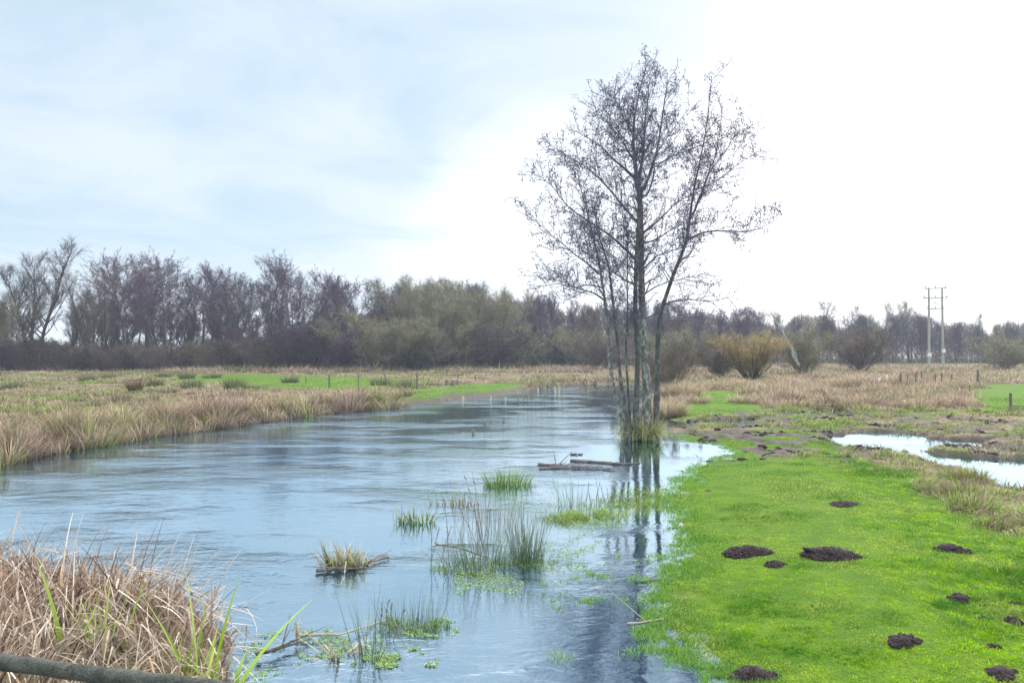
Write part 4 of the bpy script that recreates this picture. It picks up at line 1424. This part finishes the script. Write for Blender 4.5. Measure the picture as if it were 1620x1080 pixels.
def clods(g, n, rx, ry, h, rng, cs=.035):
    v0, f0 = ICO5
    q = v0[:, 0] * 3 + v0[:, 2] * 1.7 + rng.uniform(0, 50), v0[:, 1] * 3 - v0[:, 2] * 1.3 + rng.uniform(0, 50)
    big = vnoise(q[0], q[1], .55, 5, 2) - .5
    mid_ = np.abs(vnoise(q[0], q[1], 2.2, 6, 2) - .5)
    fin = vnoise(q[0], q[1], 6.5, 7, 3) - .5
    ang = np.arctan2(v0[:, 1], v0[:, 0])
    lob = 1 + .20 * np.sin(2 * ang + rx * 50) + .14 * np.sin(3 * ang + ry * 70)
    v = v0 * (1 + big[:, None] * .7 - mid_[:, None] * .5 + fin[:, None] * .38) * np.stack([rx * .84 * lob, ry * .84 * lob, np.full(len(lob), h * .9)], 1)
    g.add(v, f0)
    v1, f1 = ICO1
    for k in range(n):
        t = rng.uniform(0, 6.28)
        r = math.sqrt(rng.uniform(0, 1)) * (1.12 if rng.uniform() < .15 else 1)
        zz_ = h * .85 * max(0, (1 - r ** 1.6)) * rng.uniform(.6, 1.0)
        s = cs * rng.uniform(.2, 1.0) ** 1.4 * 1.25 * (1 if r < 1 else .5)
        vv = v1 * (1 + rng.normal(0, .22, (len(v1), 1))) * s * rng.uniform(.7, 1.2, 3)
        lobe = 1 + .22 * math.sin(2 * t + rx * 50) + .16 * math.sin(3 * t + ry * 70)
        g.add(vv + np.array([math.cos(t) * rx * r * lobe, math.sin(t) * ry * r * lobe, zz_]), f1)


moles = [(1184, 868, .30, .22, .13, 'large two-humped molehill near the water side of the lawn'), (1227, 889, .13, .1, .07, 'small round molehill between the two largest ones'),
         (1314, 880, .33, .22, .14, 'largest molehill in the middle of the lawn'), (1335, 799, .26, .2, .06, 'flat molehill farthest away on the lawn'),
         (1507, 872, .20, .16, .09, 'molehill in longer grass at the right edge of the lawn'), (1518, 950, .11, .1, .07, 'small molehill on the right below the long grass'),
         (1430, 1018, .14, .12, .08, 'molehill near the bottom edge right of centre lawn'), (1603, 986, .09, .08, .06, 'small molehill beside the right frame edge'),
         (1556, 980, .05, .05, .03, 'tiny clod of earth left of the edge molehill'), (1187, 1050, .16, .13, .09, 'crumbly molehill at the lawn corner by the water'),
         (1225, 1049, .05, .05, .03, 'tiny clod right of the crumbly molehill'), (1160, 1076, .14, .1, .06, 'wet molehill cut by the bottom edge beside the water'),
         (1605, 958, .05, .04, .03, 'tiny soil heap upper right of the edge molehill'), (1572, 1026, .06, .05, .04, 'sunken soil heap in the bottom right grass'),
         (1585, 1068, .12, .1, .05, 'low molehill in the bottom right corner'), (1120, 770, .05, .04, .02, 'tiny soil crumb at the far left corner of the lawn')]
for i, (px, py, rx, ry, h, lab) in enumerate(moles):
    rng = np.random.default_rng(200 + i)
    g = Geo()
    p = W(px, py, .1)
    clods(g, int(70 + 2600 * rx * ry * 4), rx * .95, ry * .95, h * .95, rng, .021 if rx > .1 else .013)
    p[2] = float(ground_z(p[0], p[1])[0]) - .005
    o = link('molehill', g.mesh('molehill', M_SOIL, False, False), None, p)
    tag(o, lab, 'molehill', 'molehills on the lawn')

# clods of churned earth around the pools
rng = np.random.default_rng(400)
g = Geo()
n = 0
cx, cy, _ = polar(rng, 14000, 17, 32, 8, 42)
pz, psr, psp, pl_, pm_, _l = plan(cx, cy)
kk = (pm_ > .45) & (pz > -.01) & (vnoise(cx, cy, 1.4, 90, 3) > .64) & (psp > .1)
for a, b_, c_ in zip(cx[kk], cy[kk], pz[kk]):
    v1, f1 = ICO1
    s = rng.uniform(.02, .075)
    g.add(v1 * (1 + rng.normal(0, .25, (len(v1), 1))) * s * np.array([1.3, 1.2, .6]) + np.array([a, b_, c_]), f1)
o = link('churned_clods', g.mesh('churned_clods', M_SOIL, False, False))
tag(o, 'dark churned clods of mud round the flood pools', 'mud', None, 'stuff')

# ------------------------------------------------------------------ posts, logs and poles


def post(name, px, py, z, hpx, rpx, mat, label, cat='post', group=None, lean=(0, 0), taper=.9, broken=True, seed=0):
    """round timber post; hpx and rpx give its size as seen"""
    rng = np.random.default_rng(seed + 300)
    p = W(px, py, z)
    D = p[1]
    h, r = hpx / F * D, max(rpx / F * D, .02)
    g = Geo()
    n = 5
    t = np.linspace(0, 1, n)
    pts = np.stack([lean[0] * h * t + rng.normal(0, r * .08, n), lean[1] * h * t, lerp(-.35, h, t)], 1)
    tube(g, pts, r * lerp(1, taper, t) * (1 + rng.normal(0, .05, n)), 9, cap=True)
    if broken:     # a splintered top
        for k in range(3):
            a = rng.uniform(0, 6.28)
            q = pts[-1] + np.array([math.cos(a), math.sin(a), 0]) * r * .45
            tube(g, [q - [0, 0, r], q + [0, 0, r * rng.uniform(.5, 1.6)]], [r * .45, r * .12], 5, cap=True)
    if z > .05:
        p[2] = float(ground_z(p[0], p[1])[0])
    o = link(name, g.mesh(name, mat, True, False), None, p)
    tag(o, label, cat, group)
    return o


RP = 'old timber piles standing across the river'
piles = [(732, 634, 7, 2.6, 1, 'short pale pile nearest the green bank'), (758, 636, 6, 1, 0, 'thin dark pile, second from the green bank'), (776, 634, 8, 2, 1, 'pale pile, third from the green bank'),
         (789, 634, 6, 1.2, 0, 'stubby dark pile, fourth from the green bank'), (801, 634, 8, 1.6, 1, 'pale pile leaning over a dark lump, fifth from the green bank'), (820, 632, 9, 1.3, 0, 'slim dark pile in mid stream, sixth from the green bank'),
         (829, 629, 3, 1.6, 0, 'low stub left of the paired dark piles'), (835, 631, 7, 1.6, 0, 'dark pile standing left of the pale-topped one'), (841, 629, 13, 1.7, 0, 'tall dark pile with pale top'),
         (852, 618, 6, 2.2, 1, 'pale leaning pile farthest upstream'), (862, 626, 4, 1.8, 0, 'low dark stub in the far channel'), (870, 624, 4, 1.6, 0, 'low dark stub second in the far channel'),
         (878, 621, 11, 2.0, 1, 'tall pale pile, left of the last pair'), (885, 621, 11, 2.0, 1, 'tall pale pile, right of the last pair'),
         (748, 687, 8, 3.2, 0, 'dark square stump nearest in mid river'), (767, 675, 9, 2.6, 0, 'dark stump with pale top in mid river'), (776, 668, 3, 2.6, 0, 'low dark stump just above the water in mid river'),
         (797, 668, 5, 2.6, 0, 'round dark stump right of the mid river stumps'), (958, 656, 2.5, 1.6, 0, 'small dark stub left of the alder stems')]
for i, (px, py, h, r, pale, lab) in enumerate(piles):
    post('river_pile', px, py, 0, h * .78, r * .8, M_PALEPOST if pale else M_POST, lab, 'post', RP, ((-.25 if i in (4, 9) else .04 * (-1) ** i), 0), seed=i)

FP = 'fence posts on the far meadow'
for i, (px, py, h, r, ln, lab) in enumerate([(521, 616, 22, 1.4, 0, 'weathered fence post, leftmost on the green strip'), (567, 618, 24, 1.1, 0, 'thin fence post, second on the green strip'),
                                             (616, 615, 23, 1.5, -.32, 'fence post leaning left beside the river bend'), (659, 617, 27, 1.6, .05, 'tall grey fence post left of the low timber rail'),
                                             (725, 607, 15, 1.2, 0, 'distant fence post right of the low timber rail'), (752, 603, 10, 1.0, 0, 'farthest small fence post above the green bend'), (484, 606, 10, 1.0, 0, 'small fence post behind the green strip')]):
    post('fence_post', px, py, .3, h, r, M_POST, lab, 'post', FP, (ln, 0), seed=30 + i, broken=False)
FR = 'fence posts across the right marsh'
for i, (px, py, h, r, lab) in enumerate([(1425, 614, 25, 2.4, 'stout fence post, first of the right-hand row'), (1436, 612, 18, 1.3, 'slim post just right of the first stout one'), (1449, 612, 22, 1.8, 'fence post, third of the right-hand row'),
                                         (1458, 609, 22, 1.6, 'fence post close behind the third'), (1480, 612, 20, 1.6, 'left gate post under the pale bar'), (1490, 612, 20, 1.6, 'right gate post under the pale bar'),
                                         (1506, 606, 14, 1.6, 'short post right of the gate'), (1547, 612, 26, 2.6, 'tall stout post before the green field'), (1534, 628, 18, 1.6, 'near slim post left of the stout one'),
                                         (1599, 644, 28, 3.2, 'dark broad post nearest the right edge'), (1242, 592, 14, 1.4, 'pale post, left of three under the osier'), (1260, 592, 12, 1.4, 'pale post, middle of three by the osier'),
                                         (1275, 592, 11, 1.4, 'pale post, right of three by the osier'), (1391, 607, 8, 3.0, 'short white marker post in the marsh'), (1403, 606, 12, 2.6, 'white marker post with dark cap in the marsh')]):
    post('fence_post', px, py, .2, h * .9, r * .75, M_TAG if i in (13, 14) else M_PALEPOST if i in (10, 11, 12) else M_POST, lab, 'post', FR, (0, 0), seed=50 + i, broken=False)


def low_rail():
    p = W(713, 609, .35)
    p[2] = float(ground_z(p[0], p[1])[0])
    root = bpy.data.objects.new('timber_rail', None)
    COL.objects.link(root)
    root.location = p
    s = p[1] / F
    g = Geo()
    tube(g, [(-12 * s, 0, 9 * s), (0, .05, 8.4 * s), (13 * s, 0, 8.8 * s)], [.045, .045, .045], 6, cap=True)
    link('rail', g.mesh('rail', M_PALEPOST, True, False), root)
    for dx in (-7, 3, 11):
        g = Geo()
        tube(g, [(dx * s, 0, -.2), (dx * s, 0, 7.5 * s)], [.1, .09], 6, cap=True)
        link('leg', g.mesh('leg', M_POST, True, False), root)
    tag(root, 'low pale timber rail on dark legs at the green river bend', 'rail')


low_rail()


def log(name, pts, r, label, mat=M_LOG, knots=0, seed=0, z=.02):
    rng = np.random.default_rng(seed + 500)
    w_ = np.array([W(a, b_, 0) for a, b_ in pts])
    n = 14
    idx = np.linspace(0, len(w_) - 1, n)
    pp = np.stack([np.interp(idx, range(len(w_)), w_[:, k]) for k in range(3)], 1)
    pp[:, 2] = z + rng.normal(0, r * .15, n)
    pp[:, 1] += rng.normal(0, r * .4, n)
    c = pp.mean(0).copy()
    c[2] = 0
    g = Geo()
    tube(g, pp - c, r * (1 + rng.normal(0, .18, n)) * np.linspace(1, .6, n), 9, cap=True)
    for k in range(knots):
        q, d = at_line(pp - c, rng.uniform(.1, .95))
        e = d * .8 + np.array([rng.normal(0, .6), rng.normal(0, .6), rng.uniform(0, .25)])
        e /= np.linalg.norm(e)
        L = rng.uniform(.15, .5)
        tube(g, [q, q + e * L * .5, q + e * L], [r * .4, r * .3, r * .12], 5, cap=True)
    o = link(name, g.mesh(name, mat, True, False), None, c)
    tag(o, label, 'log', 'driftwood floating on the river')


log('floating_log', [(903, 729), (930, 731), (962, 733), (985, 735), (1012, 733)], .032, 'longest floating log reaching in front of the alder reflection', knots=5, seed=1)
log('floating_log', [(851, 735), (870, 736), (889, 736)], .030, 'short thick floating log left of the longest one', knots=3, seed=2)
log('floating_log', [(853, 742), (890, 741), (930, 742), (973, 743)], .022, 'ragged raft of driftwood below the longest log', knots=22, seed=3)
log('floating_log', [(870, 739), (905, 739), (955, 740)], .022, 'thin driftwood pole between the raft and the longest log', knots=10, seed=4)
log('floating_log', [(903, 719), (922, 719)], .022, 'small floating stick above the longest log', knots=1, seed=5)
log('fallen_branch', [(405, 1045), (440, 1035), (470, 1020)], .016, 'dark bent stick lying across the weed bottom left', M_TW_DARK, knots=6, seed=6, z=.05)
log('fallen_branch', [(475, 1012), (540, 1010), (610, 988)], .012, 'pale thin stem lying across the weed by the small rushes', M_TW_PALE, knots=2, seed=7, z=.04)
log('fallen_branch', [(690, 873), (730, 880), (770, 895)], .012, 'thin brown stem lying in the large rush clump', M_TW_BROWN, knots=2, seed=8, z=.10)
log('fallen_branch', [(992, 988), (1020, 985), (1050, 980)], .012, 'yellowish stick afloat on the dark trunk reflection', M_TW_PALE, knots=1, seed=9, z=.01)
log('fallen_branch', [(500, 906), (550, 903), (615, 884)], .020, 'brown root mat log under the collapsed sedge clump', M_LOG, knots=9, seed=10, z=.03)
log('fallen_branch', [(1005, 921), (1030, 920), (1052, 917)], .010, 'thin grey stick afloat at the flooded lawn edge', M_TW_GREY, knots=1, seed=11, z=.01)
log('fallen_branch', [(962, 648), (985, 655), (998, 665)], .03, 'reddish twiggy branch caught on the left alder stem', M_TW_BROWN, knots=14, seed=12, z=.18)


def power_pole():
    D = 118
    b = W(1481, 575, D=D)
    b[2] = float(ground_z(b[0], b[1])[0])
    root = bpy.data.objects.new('power_pole', None)
    COL.objects.link(root)
    root.location = b
    tag(root, 'twin wooden power poles joined by crossarms above the right-hand wood', 'power pole')
    s = D / F
    top = W(1481, 455, D=D)[2] - b[2]
    for k, dx in enumerate((-11, 11)):
        g = Geo()
        tube(g, [(dx * s, 0, -.5), (dx * s * .98, 0, top * .5), (dx * s * .96, 0, top)], [.20, .18, .14], 8, cap=True)
        pl2 = link('pole', g.mesh('pole', M_POLE, True, False), root)
        g = Geo()
        zc_ = (20 if k == 0 else 26) * s
        tube(g, [(dx * s, -.18, zc_ - .28), (dx * s, -.18, zc_ + .28)], [.24, .24], 8, cap=True)
        link('warning_plate', g.mesh('warning_plate', M_TAG, True, False), pl2)
    for zz_, wd in ((top - .15, 17), (top - 1.65, 19), (top - 3.4, 13)):
        g = Geo()
        tube(g, [(-wd * s, 0, zz_), (wd * s, 0, zz_ + .1)], [.09, .09], 6, cap=True)
        arm = link('crossarm', g.mesh('crossarm', M_POLE, True, False), root)
        for dx in (-wd + 1, 0, wd - 1):
            g = Geo()
            tube(g, [(dx * s, 0, zz_ + .05), (dx * s, 0, zz_ + .25), (dx * s, 0, zz_ + .4)], [.05, .10, .06], 7, cap=True)
            link('insulator', g.mesh('insulator', M_METAL, True, False), arm)
    g = Geo()
    tube(g, [(-11 * s, .05, top - 3.2), (11 * s, .05, top - 1.8)], [.05, .05], 5)
    tube(g, [(11 * s, -.05, top - 3.2), (-11 * s, -.05, top - 1.8)], [.05, .05], 5)
    link('brace', g.mesh('brace', M_METAL, True, False), root)


power_pole()


def near_rail():
    a, b_ = W(-60, 1040, D=2.95), W(330, 1088, D=2.66)
    d = (b_ - a)
    a2, b2 = a - d * 1.0, b_ + d * .9
    root = bpy.data.objects.new('wooden_rail', None)
    COL.objects.link(root)
    c = (a2 + b2) / 2
    c[2] = 0
    root.location = c
    g = Geo()
    rng = np.random.default_rng(2)
    n = 40
    t = np.linspace(0, 1, n)[:, None]
    tube(g, a2 - c + (b2 - a2) * t + rng.normal(0, .0016, (n, 3)), .030 * (1 + rng.normal(0, .03, n)), 16, cap=True)
    link('rail', g.mesh('rail', M_RAIL, True, False), root)
    for q in (a2 + d * .12, b2 - d * .15):
        g = Geo()
        tube(g, [q * [1, 1, 0] - [0, 0, .8] - c, q - [0, 0, .02] - c], [.05, .045], 10, cap=True)
        link('post', g.mesh('post', M_RAIL, True, False), root)
    tag(root, 'mossy dark round rail crossing the bottom left corner before the reeds', 'rail')


near_rail()

# ------------------------------------------------------------------ the damp air
hz = Geo()
X, Y0, Y1, Z0, Z1 = EXT + 8, -36, EXT + 8, -2.0, 26
hv = [(-X, Y0, Z0), (X, Y0, Z0), (X, Y1, Z0), (-X, Y1, Z0), (-X, Y0, Z1), (X, Y0, Z1), (X, Y1, Z1), (-X, Y1, Z1)]
hz.add(hv, [(0, 3, 2, 1), (4, 5, 6, 7), (0, 1, 5, 4), (1, 2, 6, 5), (2, 3, 7, 6), (3, 0, 4, 7)])
mh, th = mat_new('haze')
vol = th.n('ShaderNodeVolumePrincipled', Color=rgb(.72, .80, 1.0), Density=.0006, Anisotropy=.2)
ho = th.n('ShaderNodeOutputMaterial')
th.link(vol.outputs[0], ho.inputs['Volume'])
haze = link('haze', hz.mesh('haze', mh, False, False))
tag(haze, 'thin bluish damp air over the whole river meadow', None, None, 'stuff')

scene.cycles.max_bounces = 8
scene.cycles.diffuse_bounces = 3
scene.cycles.glossy_bounces = 3
scene.cycles.transmission_bounces = 3
scene.cycles.volume_bounces = 1
scene.cycles.transparent_max_bounces = 8
